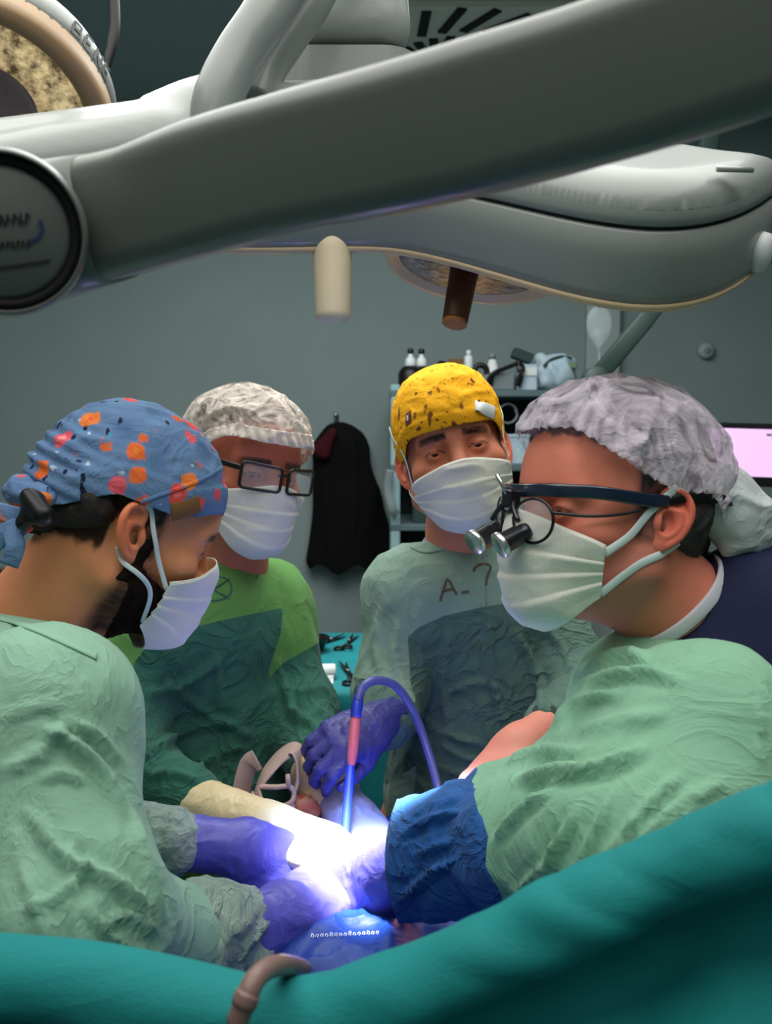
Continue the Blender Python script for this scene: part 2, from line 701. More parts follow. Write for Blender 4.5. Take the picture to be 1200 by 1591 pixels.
# round thermostat on the wall
c = onwall(1097, 545, 0.012)
th = thing('wall_button', 'small round pale cover on the grey wall above the monitor', 'switch', c)
obj('cover', *lathe(c, (0, -1, 0), [(0.0, 0.022), (0.02, 0.021), (0.032, 0.014), (0.034, 0.0), (0.034, -0.012)], 24), m_trim, th)
obj('dial', *lathe(c + np.array([0, -0.02, 0]), (0, -1, 0), [(0.0, 0.006), (0.013, 0.005), (0.015, 0.0)], 18), m_wall, th)

# coat on a wall hook
m_coat = mat('black_cloth', lin(9, 9, 11), 0.9, bump=0.25, bscale=30, spec=0.15)
m_maroon = mat('maroon_lining', lin(58, 12, 20), 0.9, spec=0.2)
m_steel = mat('steel', lin(170, 175, 178), 0.28, metal=1.0)
hk = onwall(523, 655, 0.0)
hook = thing('wall_hook', 'small metal hook on the grey wall holding a black coat', 'hook', hk)
obj('plate', *box(hk + np.array([0, -0.004, 0.0]), (0.022, 0.008, 0.06), bev=0.002), m_steel, hook)
obj('peg', *tube(catmull([hk + np.array([0, -0.004, 0]), hk + np.array([0, -0.04, -0.012]), hk + np.array([0, -0.062, -0.004]), hk + np.array([0, -0.07, 0.022])]), 0.0055), m_steel, hook)
obj('knob', *lathe(hk + np.array([0, -0.07, 0.026]), (0, 0, 1), [(0, 0.011), (0.008, 0.008), (0.0105, 0), (0.008, -0.008), (0, -0.011)], 14), m_steel, hook)
wq = lambda px, py, g=0.08: onwall(px, py, g)
pr = [cap(wq(524, 690), wq(512, 870), 0.055, 0.075, 0.06), cap(wq(530, 690), wq(575, 880), 0.06, 0.07, 0.06),
      cap(wq(505, 700), wq(498, 870), 0.035, 0.04, 0.05), cap(wq(548, 690), wq(590, 850, 0.07), 0.05, 0.05, 0.05),
      cap(wq(524, 676), wq(556, 700), 0.03, 0.04, 0.04), cap(wq(524, 676), wq(505, 700), 0.025, 0.03, 0.04),
      cap(wq(543, 780), wq(545, 880), 0.08, 0.09, 0.06)]
pr = [('c', p[1], p[2], p[3], p[4], p[5]) for p in pr]
V, Q = sdf_mesh(pr, 0.011)
V[:, 1] = (WY - 0.052) + (V[:, 1] - (WY - 0.08)) * 0.6
N = vnormals(V, Q)
V = V + N * (0.012 * ridge(V * np.array([16, 16, 3.0]), 3))[:, None]
V[:, 1] = np.minimum(V[:, 1], WY - 0.004)
coat = thing('hanging_coat', 'black coat with a maroon collar hanging on the wall hook', 'coat', hk + np.array([0, -0.05, -0.5]))
zb = wq(540, 884)[2]
s = V[:, 2] - (zb + 0.02 * np.sin(V[:, 0] * 40))
(V1, T1), _ = clip(V, Q, s)
obj('body', V1, T1, m_coat, coat)
pr = [cap(wq(517, 672, 0.115), wq(493, 700, 0.12), 0.015, 0.028, 0.02), cap(wq(517, 672, 0.115), wq(505, 706, 0.12), 0.014, 0.022, 0.02)]
obj('collar', *sdf_mesh(pr, 0.007), m_maroon, coat)
obj('hanging_loop', *tube(catmull([wq(518, 676, 0.08), wq(521, 662, 0.068), wq(526, 662, 0.068), wq(529, 676, 0.08)]), 0.004, 6), m_coat, coat)

# ------------------------------------------------------------------ shelf unit with its contents
m_shelf = mat('shelf_metal', lin(84, 104, 108), 0.5)
m_post = mat('shelf_post', lin(142, 172, 178), 0.5)
m_dark = mat('shelf_back', lin(22, 32, 36), 0.8)
SD = 3.5
def sh(px, py, y=SD):
    d = P(px, py, 1.0) - CAM
    return CAM + d * (y / d[1])
x0, x1 = sh(606, 700)[0], sh(905, 700)[0]
zt = sh(700, 606)[2]
shelf = thing('shelving_unit', 'open metal shelving unit with pale posts behind the yellow capped surgeon', 'shelf', ((x0 + x1) / 2, SD + 0.2, 0))
for x in (x0 + 0.02, x1 - 0.02):
    for y in (SD + 0.02, SD + 0.40):
        obj('post', *box((x, y, (zt + 0.02) / 2), (0.035, 0.035, zt + 0.02), bev=0.004), m_post, shelf, smooth=False)
obj('back_panel', *box(((x0 + x1) / 2, SD + 0.43, zt / 2), (x1 - x0, 0.01, zt - 0.02)), m_dark, shelf, smooth=False)
shz = [zt, sh(0, 722)[2], sh(0, 815)[2], sh(0, 930)[2], 0.45, 0.12]
for z in shz:
    obj('board', *box(((x0 + x1) / 2, SD + 0.21, z - 0.012), (x1 - x0, 0.42, 0.024), bev=0.003), m_shelf, shelf, smooth=False)

m_white = mat('white_plastic', lin(214, 220, 220), 0.45)
m_grey = mat('grey_plastic', lin(112, 122, 126), 0.5)
m_blkpl = mat('black_plastic', lin(14, 15, 17), 0.4)
m_palebl = mat('pale_blue_wrap', lin(150, 178, 196), 0.6, c2=lin(184, 200, 208), nscale=30, bump=0.3, bscale=25)
m_brown = mat('brown_card', lin(118, 82, 44), 0.75)
m_teal_d = mat('dark_green_pack', lin(34, 58, 58), 0.6)
m_olive = mat('green_label', lin(110, 138, 92), 0.6)
def on_shelf(px, k, y=0.12):
    c = sh(px, 600, SD + y)
    return np.array([c[0], SD + y, shz[k]])
for i, (px, y, lab) in enumerate(((638, 0.10, 'black bottle with white cap at left end of top shelf'), (655, 0.12, 'second black bottle from left on the top shelf'))):
    c = on_shelf(px, 0, y)
    b = thing('pump_bottle', lab, 'bottle', c, 'black bottles on the top shelf')
    obj('flask', *lathe(c, (0, 0, 1), [(0, 0.0), (0.042, 0.0), (0.046, 0.01), (0.046, 0.065), (0.034, 0.085), (0.014, 0.094)], 18), m_blkpl, b)
    obj('cap', *lathe(c, (0, 0, 1), [(0.02, 0.0905), (0.022, 0.094), (0.018, 0.118), (0.009, 0.126), (0.008, 0.138), (0, 0.14)], 14), m_white, b)
    obj('nozzle', *lathe(c, (0, 0, 1), [(0.01, 0.137), (0.012, 0.142), (0.011, 0.155), (0, 0.158)], 12), m_blkpl, b)
c = on_shelf(682, 0, 0.12)
V, Q = sdf_mesh([ell(c + np.array([0, 0, 0.045]), (0.05, 0.05, 0.047)), ell(c + np.array([0.015, 0, 0.08]), (0.028, 0.03, 0.03), k=0.02)], 0.008)
V = V + vnormals(V, Q) * (0.008 * ridge(V * 25, 2))[:, None]; V[:, 2] = np.maximum(V[:, 2], shz[0])
tag(obj('black_pouch', V, Q, m_blkpl), 'lumpy black pouch right of the two bottles on top shelf', 'pouch')
c = on_shelf(708, 0, 0.14)
b = thing('card_box', 'small brown card box upright on the top shelf', 'box', c)
obj('carton', *box(c + np.array([0, 0, 0.06]), (0.052, 0.05, 0.12), bev=0.002), m_brown, b, smooth=False)
obj('label_patch', *box(c + np.array([0, -0.0258, 0.07]), (0.034, 0.0015, 0.03)), m_black, b, smooth=False)
c = on_shelf(728, 0, 0.12)
b = thing('tall_white_tube', 'thin tall white tube standing on the top shelf', 'tube', c)
obj('barrel', *lathe(c, (0, 0, 1), [(0, 0), (0.016, 0), (0.016, 0.125), (0.013, 0.13), (0, 0.13)], 16), m_white, b)
obj('stopper', *lathe(c, (0, 0, 1), [(0.009, 0.129), (0.009, 0.15), (0, 0.152)], 12), m_white, b)
c = on_shelf(765, 0, 0.13)
b = thing('funnel_bottle', 'cone shaped pale plastic bottle on the top shelf', 'bottle', c)
obj('cone', *lathe(c, (0, 0, 1), [(0, 0), (0.04, 0.0), (0.042, 0.01), (0.012, 0.12), (0, 0.121)], 18), m_white, b)
obj('cap', *lathe(c, (0, 0, 1), [(0.013, 0.118), (0.013, 0.14), (0, 0.142)], 12), m_grey, b)
c = on_shelf(746, 0, 0.07)
tag(obj('bent_handle', *tube(catmull([c + np.array(q) for q in ((-0.022, 0, 0.013), (-0.025, 0, 0.06), (-0.008, 0, 0.092), (0.02, 0, 0.085), (0.026, 0, 0.06))]), 0.011, 10), m_blkpl), 'black curved handle standing between white tube and cone bottle', 'handle')
c = on_shelf(782, 0, 0.06)
b = thing('grey_bin', 'low grey tray with black mask lying across it on top shelf', 'tray', c)
obj('tray', *box(c + np.array([-0.0, 0.03, 0.032]), (0.085, 0.07, 0.064), bev=0.005), m_grey, b, smooth=False)
tag(obj('black_strap', *sweep(catmull([c + np.array(q) for q in ((-0.055, -0.02, 0.02), (-0.04, -0.02, 0.06), (0.0, -0.01, 0.078), (0.03, 0.0, 0.09), (0.06, 0.0, 0.1), (0.062, -0.02, 0.06), (0.05, -0.02, 0.015))]), rrect(0.03, 0.012, 0.005, 2), ups=np.array([0, 0.3, 1.0])), m_blkpl), 'black folded strap draped over the grey tray', 'strap')
c = on_shelf(817, 0, 0.1)
b = thing('instrument_pack', 'pale blue and white box pack on the top shelf', 'box', c)
obj('carton', *box(c + np.array([0, 0, 0.048]), (0.075, 0.08, 0.096), bev=0.004), m_palebl, b, smooth=False)
obj('flap', *box(c + np.array([0, -0.042, 0.07]), (0.07, 0.004, 0.03)), m_white, b, smooth=False)
R = np.array([[0.94, 0, 0.34], [0, 1, 0], [-0.34, 0, 0.94]])
tag(obj('dark_green_case', *box(c + np.array([-0.015, 0.0, 0.1285]), (0.075, 0.06, 0.038), R=R, bev=0.004), m_teal_d, smooth=False), 'dark case leaning on top of the pale blue pack', 'case')
c = on_shelf(862, 0, 0.14)
V, Q = sdf_mesh([ell(c + np.array([0, 0, 0.055]), (0.075, 0.07, 0.06), k=0.03), ell(c + np.array([0.02, 0, 0.1]), (0.055, 0.05, 0.03), k=0.03), cap(c + np.array([-0.06, 0, 0.03]), c + np.array([-0.055, 0, 0.12]), 0.02, 0.014, 0.02)], 0.008)
V = V + vnormals(V, Q) * (0.012 * ridge(V * 18, 7))[:, None]; V[:, 2] = np.maximum(V[:, 2], shz[0])
b = thing('wrapped_bundle', 'crumpled pale blue plastic bundle at the right end of top shelf', 'bundle', c)
obj('wrap', V, Q, m_palebl, b)
obj('band', *tube(catmull([c + np.array(q) for q in ((-0.05, -0.05, 0.09), (-0.02, -0.05, 0.115), (0.02, -0.045, 0.125), (0.055, -0.03, 0.12))]), 0.006, 8), m_teal_d, b)
obj('label_patch', *box(c + np.array([0.045, -0.052, 0.095]), (0.05, 0.004, 0.018)), m_olive, b, smooth=False)
for i, (px, k, w, hh, mm, lab) in enumerate(((800, 1, 0.1, 0.1, m_palebl, 'pale blue box on the second shelf beside yellow cap'), (806, 2, 0.09, 0.13, m_grey, 'grey box on the third shelf behind the two surgeons'),
                                        (648, 3, 0.06, 0.11, m_brown, 'brown bottle carton low on the shelf under the yellow cap'), (652, 2, 0.05, 0.1, m_teal_d, 'dark pack on the third shelf near the left post'))):
    c = on_shelf(px, k, 0.1)
    b = thing('storage_box', lab, 'box', c, 'boxes on the lower shelves')
    obj('carton', *box(c + np.array([0, 0, hh / 2]), (w, 0.1, hh), bev=0.003), mm, b, smooth=False)
    obj('lid', *box(c + np.array([0, 0, hh + 0.004]), (w + 0.006, 0.106, 0.012), bev=0.002), mm, b, smooth=False)
c = on_shelf(790, 1, 0.05)
tag(obj('coiled_cable', *tube(catmull([c + np.array((0.03 * math.cos(a) * (1 + 0.1 * a / 6), 0.01 * math.sin(a * 0.5), 0.185 + 0.035 * math.sin(a))) for a in np.linspace(0, 12.5, 26)], 3), 0.0035, 6), m_grey), 'thin grey coiled cable hanging under the top shelf', 'cable')

# strap bag hanging from the shelf's left post
c = sh(612, 790, SD - 0.02)
tag(obj('hanging_strap', *sweep(catmull([sh(607, 730, SD - 0.03), sh(603, 760, SD - 0.03), sh(610, 790, SD - 0.04), sh(617, 800, SD - 0.03)]), rrect(0.03, 0.006, 0.002, 1), ups=np.array([0, -1, 0.1])), m_grey), 'pale loose strap hanging beside the left shelf post', 'strap')

# ------------------------------------------------------------------ monitor at the right
m_screen = mat('lilac_screen', lin(222, 180, 226), 0.4, emit=0.75)
mc = P(1146, 706, 2.7)
mon = thing('wall_monitor', 'flat black monitor with a lilac screen behind the right surgeon', 'monitor', mc)
th_ = math.radians(-8)
ct, st = math.cos(th_), math.sin(th_)
R = np.array([[ct, -st, 0], [st, ct, 0], [0, 0, 1]])
Rt = np.array([[1, 0, 0.03], [0, 1, 0], [-0.03, 0, 1]])
R = R @ Rt
def mloc(x, y, z):
    return mc + R @ np.array([x, y, z])
obj('casing', *box(mc, (0.235, 0.03, 0.175), R=R, bev=0.005), m_blkpl, mon, smooth=False)
obj('screen', *box(mloc(0.002, -0.0155, 0.006), (0.195, 0.002, 0.132), R=R), m_screen, mon, smooth=False)
obj('status_mark', *box(mloc(0.078, -0.017, 0.057), (0.014, 0.001, 0.006), R=R), m_grey, mon, smooth=False)
obj('arm', *tube(catmull([mloc(0, 0.015, 0), mloc(0, 0.12, -0.02), np.array([mc[0] + 0.25, WY - 0.01, mc[2] - 0.02])]), 0.018, 10), m_blkpl, mon)

# ceiling pendant strut and infusion bag by the corner
m_strut = mat('pendant_paint', lin(62, 80, 76), 0.5)
pa, pb, pc_ = P(1075, 400, 3.0), P(1000, 500, 3.0), P(925, 590, 3.0)
st_ = thing('pendant_arm', 'diagonal dark green grey equipment arm by the wall corner', 'arm', pc_)
obj('strut', *sweep([np.array([pa[0] + 0.1, pa[1], 2.9]), pa, pb, pc_], rrect(0.055, 0.045, 0.008, 2), ups=np.array([0, 1, 0])), m_strut, st_)
obj('end_joint', *lathe(pc_ - np.array([0, 0.03, 0]), (0, 1, 0), [(0, 0), (0.036, 0.0), (0.04, 0.006), (0.04, 0.056), (0, 0.06)], 20), m_strut, st_)
ib = P(931, 512, 3.2)
bag = thing('infusion_bag', 'clear infusion bag hanging by the corner trim under the lamp', 'infusion bag', ib)
m_clear = mat('clear_plastic', lin(190, 206, 206), 0.25, alpha=0.28)
obj('pouch', *sdf_mesh([ell(ib + np.array([0, 0, 0.02]), (0.045, 0.014, 0.06), k=0.02), cap(ib + np.array([0, 0, -0.03]), ib + np.array([0, 0, -0.06]), 0.018, 0.008, 0.03)], 0.006), m_clear, bag)
obj('drip_line', *tube(catmull([ib + np.array([0, 0, -0.06]), ib + np.array([0.002, 0, -0.1]), ib + np.array([-0.004, 0, -0.3])]), 0.004, 6), m_clear, bag)
obj('hanger', *tube([ib + np.array([0, 0, 0.07]), np.array([ib[0], ib[1], 2.9])], 0.006, 8), m_steel, bag)

# ------------------------------------------------------------------ instrument table behind
m_teal = mat('teal_drape', lin(14, 128, 134), 0.75, c2=lin(12, 116, 124), nscale=12, bump=0.2, bscale=350, crease=0.12, cscale=6)
tz = 1.06
def onplane(px, py, z):
    d = P(px, py, 1.0) - CAM
    return CAM + d * ((z - CAM[2]) / d[2])
t0 = onplane(505, 982, tz); t1 = onplane(505, 1074, tz)
ty0, ty1 = t1[1], t0[1]
txc = t0[0] + 0.05
nx, ny = 40, 30
tb = thing('instrument_table', 'small instrument table under a teal drape behind the surgeons', 'table', (txc, (ty0 + ty1) / 2, 0))
W, D_ = 0.62, ty1 - ty0
per = []
for x in np.linspace(-W / 2, W / 2, nx): per.append((x, -D_ / 2))
for y in np.linspace(-D_ / 2, D_ / 2, ny)[1:]: per.append((W / 2, y))
for x in np.linspace(W / 2, -W / 2, nx)[1:]: per.append((x, D_ / 2))
for y in np.linspace(D_ / 2, -D_ / 2, ny)[1:-1]: per.append((-W / 2, y))
per = np.array(per)
V, F = [], []
k = len(per)
for li, (sc, z) in enumerate(((0.0, tz), (0.6, tz), (0.97, tz), (1.0, tz - 0.012), (1.005, tz - 0.06), (1.02, tz - 0.3), (1.04, tz - 0.65))):
    for i, q in enumerate(per):
        wv = 1 + (0.0 if li < 4 else 0.03 * (li - 3) * math.sin(i * 0.55))
        V.append((txc + q[0] * sc * wv, (ty0 + ty1) / 2 + q[1] * sc * wv, z))
for li in range(6):
    for i in range(k):
        j = (i + 1) % k
        F.append((li * k + i, li * k + j, (li + 1) * k + j, (li + 1) * k + i)[::-1])
obj('cloth_cover', V, F, m_teal, tb)
for sx in (-1, 1):
    for sy in (-1, 1):
        obj('leg', *tube([np.array([txc + sx * 0.22, (ty0 + ty1) / 2 + sy * D_ * 0.35, tz - 0.02]), np.array([txc + sx * 0.22, (ty0 + ty1) / 2 + sy * D_ * 0.35, 0.0])], 0.015, 10), m_steel, tb)
c = onplane(505, 1055, tz) + np.array([0, 0, 0.016])
g = thing('gauze_roll', 'white rolled gauze lying on the teal instrument table', 'gauze', c)
obj('roll', *lathe(c - np.array([0.022, 0, 0]), (1, 0.12, 0), [(0.004, 0.0), (0.015, 0.0), (0.0165, 0.003), (0.0165, 0.042), (0.015, 0.045), (0.004, 0.045)], 18), m_white, g)
obj('loose_end', *sweep(catmull([c + np.array([0.0, -0.016, -0.004]), c + np.array([0, -0.024, -0.014]), c + np.array([0, -0.04, -0.0155])]), rrect(0.04, 0.002, 0.0008, 1), ups=np.array([0, 0, 1.0])), m_white, g)
def scissors(px, py, ang, L, label, z=tz, name='scissors', cat='scissors', spread=0.09, group='instruments on the teal table'):
    c = onplane(px, py, z) + np.array([0, 0, 0.006])
    g = thing(name, label, cat, c, group)
    for sg in (-1, 1):
        a = ang + sg * spread
        d = np.array([math.cos(a), math.sin(a), 0]); n_ = np.array([-d[1], d[0], 0])
        zz = np.array([0, 0, sg * 0.002])
        obj('blade', *sweep([c + zz - d * 0.005, c + zz + d * L * 0.2, c + zz + d * L * 0.5], rrect(0.009, 0.003, 0.001, 1), ups=np.array([0, 0, 1.0]), scale=[1, 0.9, 0.3]), m_blkpl, g)
        obj('shank', *tube([c + zz, c + zz - d * L * 0.36], 0.0032, 8), m_blkpl, g)
        rc = c + zz - d * L * 0.44 + n_ * sg * -0.004
        obj('finger_ring', *tube([rc + d * 0.016 * math.cos(t) + n_ * 0.011 * math.sin(t) for t in np.linspace(0, 2 * math.pi, 18, endpoint=False)], 0.0028, 6, close=True), m_blkpl, g)
    obj('pivot', *lathe(c + np.array([0, 0, 0.003]), (0, 0, 1), [(0, 0.003), (0.004, 0.002), (0.004, -0.003)], 10), m_steel, g)
scissors(543, 1000, math.radians(80), 0.16, 'black clamp with spread tips at the far right of teal table')
scissors(541, 1048, math.radians(100), 0.19, 'larger black scissors in front on the teal table')
scissors(514, 998, math.radians(60), 0.14, 'black clamp left of the far one on teal table', spread=0.05)
c = onplane(482, 1012, tz)
g = thing('dark_kidney_dish', 'dark metal bowl on the teal table beside the green sleeve', 'bowl', c)
obj('bowl', *lathe(c, (0, 0, 1), [(0, 0.003), (0.03, 0.003), (0.045, 0.03), (0.05, 0.034), (0.047, 0.036), (0.03, 0.008), (0, 0.007)], 24), mat('dark_metal', lin(60, 58, 62), 0.3, metal=0.9), g)
# ------------------------------------------------------------------ operating table with its blue drape
m_blue = mat('blue_drape', lin(22, 66, 160), 0.5, c2=lin(18, 54, 140), nscale=9, bump=0.2, bscale=220, crease=0.35, cscale=8)
TZ = 1.035
tx0, tx1, tyy0, tyy1 = -0.20, 0.22, 0.64, 1.33
ot = thing('operating_table', 'operating table and patient under a dark blue drape', 'operating table', ((tx0 + tx1) / 2, 1.05, 0))
nx, ny = 90, 130
gx = np.linspace(tx0 - 0.06, tx1 + 0.06, nx)
gy = np.linspace(tyy0, tyy1 + 0.06, ny)
X, Y = np.meshgrid(gx, gy)
S = SITE
Z = np.full(X.shape, TZ)
Z += 0.035 * np.exp(-(((X - S[0]) / 0.16) ** 2 + ((Y - S[1]) / 0.22) ** 2))
Z += 0.02 * np.exp(-(((X - S[0] - 0.02) / 0.1) ** 2 + ((Y - S[1] + 0.16) / 0.08) ** 2))
Z -= 0.03 * np.exp(-(((X - S[0] - 0.02) / 0.03) ** 2 + ((Y - S[1] - 0.0) / 0.03) ** 2))
pp = np.stack([X.ravel() * 12, Y.ravel() * 12, np.zeros(X.size)], 1)
Z += (0.012 * (ridge(pp, 5) - 0.3) + 0.006 * (ridge(pp * 2.3, 8) - 0.3)).reshape(X.shape)
edge = np.maximum.reduce([tx0 - X, X - tx1, Y - tyy1, np.zeros_like(X)])
Z -= edge * 9 * 1.0
V = np.stack([X.ravel(), Y.ravel(), Z.ravel()], 1)
I = np.arange(nx * ny).reshape(ny, nx)
Q = np.stack([I[:-1, :-1].ravel(), I[:-1, 1:].ravel(), I[1:, 1:].ravel(), I[1:, :-1].ravel()], 1)
obj('surgical_drape', V, Q, m_blue, ot, solid=0.004)
obj('mattress', *box(((tx0 + tx1) / 2, (tyy0 + tyy1) / 2, 0.955), (tx1 - tx0 - 0.02, tyy1 - tyy0 - 0.02, 0.10), bev=0.02), m_black, ot, smooth=False)
obj('pedestal', *lathe(((tx0 + tx1) / 2, 1.05, 0), (0, 0, 1), [(0.24, 0), (0.24, 0.06), (0.11, 0.09), (0.10, 0.9), (0, 0.9)], 20), m_steel, ot)
TB = bvh_of(V, Q)
# printed band of small white characters on the drape (not legible in the photograph)
m_print = mat('white_print', lin(196, 206, 232), 0.7)
marks = []
for i in range(15):
    x = 484 + i * 7.2
    hgt = 4.2 if i % 4 else 6.0
    for pts in ([(x, 1457 - i * .35), (x + 1.2, 1457 - hgt - i * .35)], [(x + 1.2, 1457 - hgt - i * .35), (x + 4.4, 1456 - hgt * (.3 + .5 * (i % 3) / 2) - i * .35), (x + 2.6, 1458 - i * .35)]):
        r = strip_on(TB, pts, 0.0011, thick=0.0006, off=0.0008, n=3)
        if r:
            marks.append(r)
if marks:
    obj('printed_band', *join(*marks), m_print, ot, smooth=False, kind='stuff')

# ------------------------------------------------------------------ teal anaesthesia screen drape in front
m_teal2 = mat('teal_screen_cloth', lin(5, 134, 134), 0.8, c2=lin(4, 120, 120), nscale=6, bump=0.25, bscale=500, crease=0.25, cscale=5, stretch=(0.35, 1, 1))
top = [(-160, 1452, .64), (0, 1466, .62), (100, 1476, .61), (200, 1492, .60), (300, 1512, .585), (385, 1530, .575), (440, 1533, .57), (520, 1520, .565), (600, 1494, .56), (700, 1450, .55), (800, 1404, .54), (900, 1356, .53),
       (1000, 1310, .52), (1100, 1266, .505), (1200, 1224, .49), (1340, 1168, .47), (1560, 1075, .44), (1800, 985, .42)]
path = catmull([P(*q) for q in top], 10)
prof = [(-.10, .45), (-.06, .16), (-.034, .05), (-.02, .012), (-.008, .001), (.004, 0), (.014, .004), (.021, .011), (.025, .020), (.025, .029), (.019, .037), (.008, .042), (-.006, .048), (-.014, .058), (-.016, .072), (-.012, .086), (0, .1), (.018, .116), (.04, .135), (.065, .165), (.085, .21), (.1, .3), (.105, .6)]
prof_old = [(-.10, .45), (-.06, .16), (-.034, .05), (-.022, .014), (-.009, .001), (.004, 0), (.016, .005), (.026, .014), (.032, .026), (.033, .038), (.028, .048), (.016, .055), (.002, .062), (-.008, .073),
        (-.013, .09), (-.014, .115), (-.012, .145), (-.002, .175), (.020, .205), (.05, .25), (.08, .32), (.10, .45), (.105, .6)]
prof = catmull([(a, b, 0) for a, b in prof], 3)[:, :2]
T = np.gradient(path, axis=0); T[:, 2] = 0
T /= np.linalg.norm(T, axis=1)[:, None]
out = np.stack([T[:, 1], -T[:, 0], np.zeros(len(T))], 1)     # towards the camera
V = []
for i in range(len(path)):
    for a, b in prof:
        w = 0.004 * math.sin(i * 0.23 + b * 20) * min(1, b * 15) + 0.012 * math.sin(i * 0.11 + 1.0) * min(1, max(0, b - .07) * 6)
        V.append(path[i] + out[i] * (a + w) - np.array([0, 0, b]))
V = np.array(V)
n, k = len(path), len(prof)
I = np.arange(n * k).reshape(n, k)
Q = np.stack([I[:-1, :-1].ravel(), I[:-1, 1:].ravel(), I[1:, 1:].ravel(), I[1:, :-1].ravel()], 1)[:, ::-1]
N = vnormals(V, Q)
V = V + N * (0.0022 * (ridge(V * np.array([9, 9, 60.0]), 4) - 0.3))[:, None]
sc_ = thing('screen_drape', 'teal cloth drape rolled over the anaesthesia screen in front', 'drape', np.array([0.0, 0.55, 0.0]))
obj('cloth', V, Q, m_teal2, sc_, solid=0.003)
rail = path - np.array([0, 0, 0.02])
rail = rail + out * 0.003
obj('rail', *tube(rail[::4], 0.010, 10), m_steel, sc_)
for i in (2, len(path) - 1):
    obj('upright', *tube([rail[i], np.array([rail[i][0], rail[i][1] + 0.02, 0.0])], 0.011, 10), m_steel, sc_)

m_btube = mat('brown_tube', lin(132, 104, 98), 0.45, coat=0.2)
tp = catmull([P(368, 1590, .528), P(384, 1548, .528), P(398, 1520, .535), P(420, 1503, .55), P(445, 1500, .575), P(470, 1506, .62)], 6)
tt = thing('drain_tube', 'short brownish rubber tube bent over the teal drape edge', 'tube', tp[0])
obj('hose', *tube(tp, 0.0062, 12), m_btube, tt)
obj('collar', *tube(tp[4:8], 0.0072, 12), m_btube, tt)

# ------------------------------------------------------------------ surgical lamps overhead
m_lamp = mat('lamp_paint', lin(134, 140, 136), 0.36, spec=0.5, bump=0.03, bscale=30, coat=0.15)
m_lampd = mat('lamp_arm_paint', lin(104, 110, 104), 0.36, spec=0.5, coat=0.1)
m_seam = mat('seam_gap', lin(20, 22, 22), 0.8)
m_cream = mat('cream_rim', lin(216, 190, 152), 0.45)
m_creamw = mat('cream_grip', lin(232, 216, 186), 0.5)
m_wood = mat('brown_grip', lin(92, 50, 26), 0.45, c2=lin(70, 36, 18), nscale=40, stretch=(1, 1, 0.2))
m_woodl = mat('brown_grip_end', lin(176, 112, 58), 0.5)

# the near spring arm
cs = [(118, 352, .640, 96), (170, 338, .630, 96), (230, 322, .615, 94), (330, 290, .59, 101), (450, 257, .56, 104), (600, 222, .53, 111), (750, 184, .505, 117), (900, 142, .48, 120), (1050, 94, .46, 126), (1200, 40, .44, 132), (1400, -36, .42, 138), (1750, -170, .38, 150)]
pth = catmull([P(a, b, d) for a, b, d, _ in cs], 6)
hs = np.interp(np.linspace(0, 1, len(pth)), np.linspace(0, 1, len(cs)), [h * d / FPX for _, _, d, h in cs])
tilt = np.array([0.0, -0.27, 1.0])
arm = thing('lamp_spring_arm', 'thick grey lamp arm crossing the foreground above the surgeons', 'lamp arm', pth[0])
prf = np.array([(a * 0.95, b) for a, b in rrect(1.5, 1.92, 0.42, 7)])
obj('beam', *sweep(pth, prf, ups=tilt, scale=hs), m_lampd, arm)
jc = P(4, 362, .565)
jax = P(-30, 362, .37) - P(6, 362, .565); jax /= np.linalg.norm(jax)
R0 = 128 * .565 / FPX
obj('joint_housing', *lathe(jc - jax * 0.09, jax, [(0, 0), (R0 * .8, 0), (R0 * .98, .012), (R0 * 1.02, .05), (R0 * 1.01, .082), (R0 * .97, .092), (R0 * .93, .095), (R0 * .92, .088), (0, .088)], 64), m_lampd, arm)
obj('collar', *sweep([P(60, 362, .655), P(118, 350, .642), P(170, 338, .632)], rrect(1.9, 2.0, 0.7, 6), ups=tilt, scale=[.046, .0425, .040]), m_lampd, arm)
obj('seal_ring', *lathe(jc - jax * 0.0, jax, [(R0 * .92, -.006), (R0 * .915, .001), (R0 * .80, .0005), (R0 * .76, -.006)], 64), m_black, arm)
cp = obj('end_cap', *lathe(jc, jax, [(0, 0.002), (R0 * .72, 0.0015), (R0 * .785, -.001), (R0 * .79, -.006)], 64), mat('cap_plate', lin(96, 102, 98), 0.45), arm)
m_ink = mat('cap_ink', lin(30, 32, 34), 0.7)
m_inkb = mat('cap_ink_blue', lin(44, 56, 96), 0.7)
jr, jf, ju = frame(jax)
def cap_pt(px, py):
    d = P(px, py, 1) - CAM
    t = ((jc + jax * 0.0026 - CAM) @ jax) / (d @ jax)
    return CAM + d * t
mk = []
for row, (x0_, x1_, y_, hh, st2) in enumerate(((-30, 46, 352, 17, 10), (-30, 50, 388, 11, 8))):
    x = x0_
    i = 0
    while x < x1_:
        yo = y_ - (x - x0_) * 0.06
        mk.append(sweep([cap_pt(x, yo), cap_pt(x + 2, yo - hh)], rrect(.0013, .0004, .0001, 1), ups=jax))
        mk.append(sweep([cap_pt(x + 2, yo - hh * (1 if i % 2 else .5)), cap_pt(x + st2 - 3, yo - hh * (.5 if i % 3 else 0))], rrect(.0011, .0004, .0001, 1), ups=jax))
        x += st2; i += 1
mk.append(sweep([cap_pt(-30, 420), cap_pt(20, 414), cap_pt(78, 405)], rrect(.0016, .0004, .0001, 1), ups=jax))
obj('printed_lines', *join(*mk), m_ink, arm, smooth=False, kind='stuff')
obj('printed_swoosh', *sweep(catmull([cap_pt(62, 342), cap_pt(66, 356), cap_pt(58, 370), cap_pt(44, 376)]), rrect(.0022, .0004, .0001, 1), ups=jax), m_inkb, arm, smooth=False)

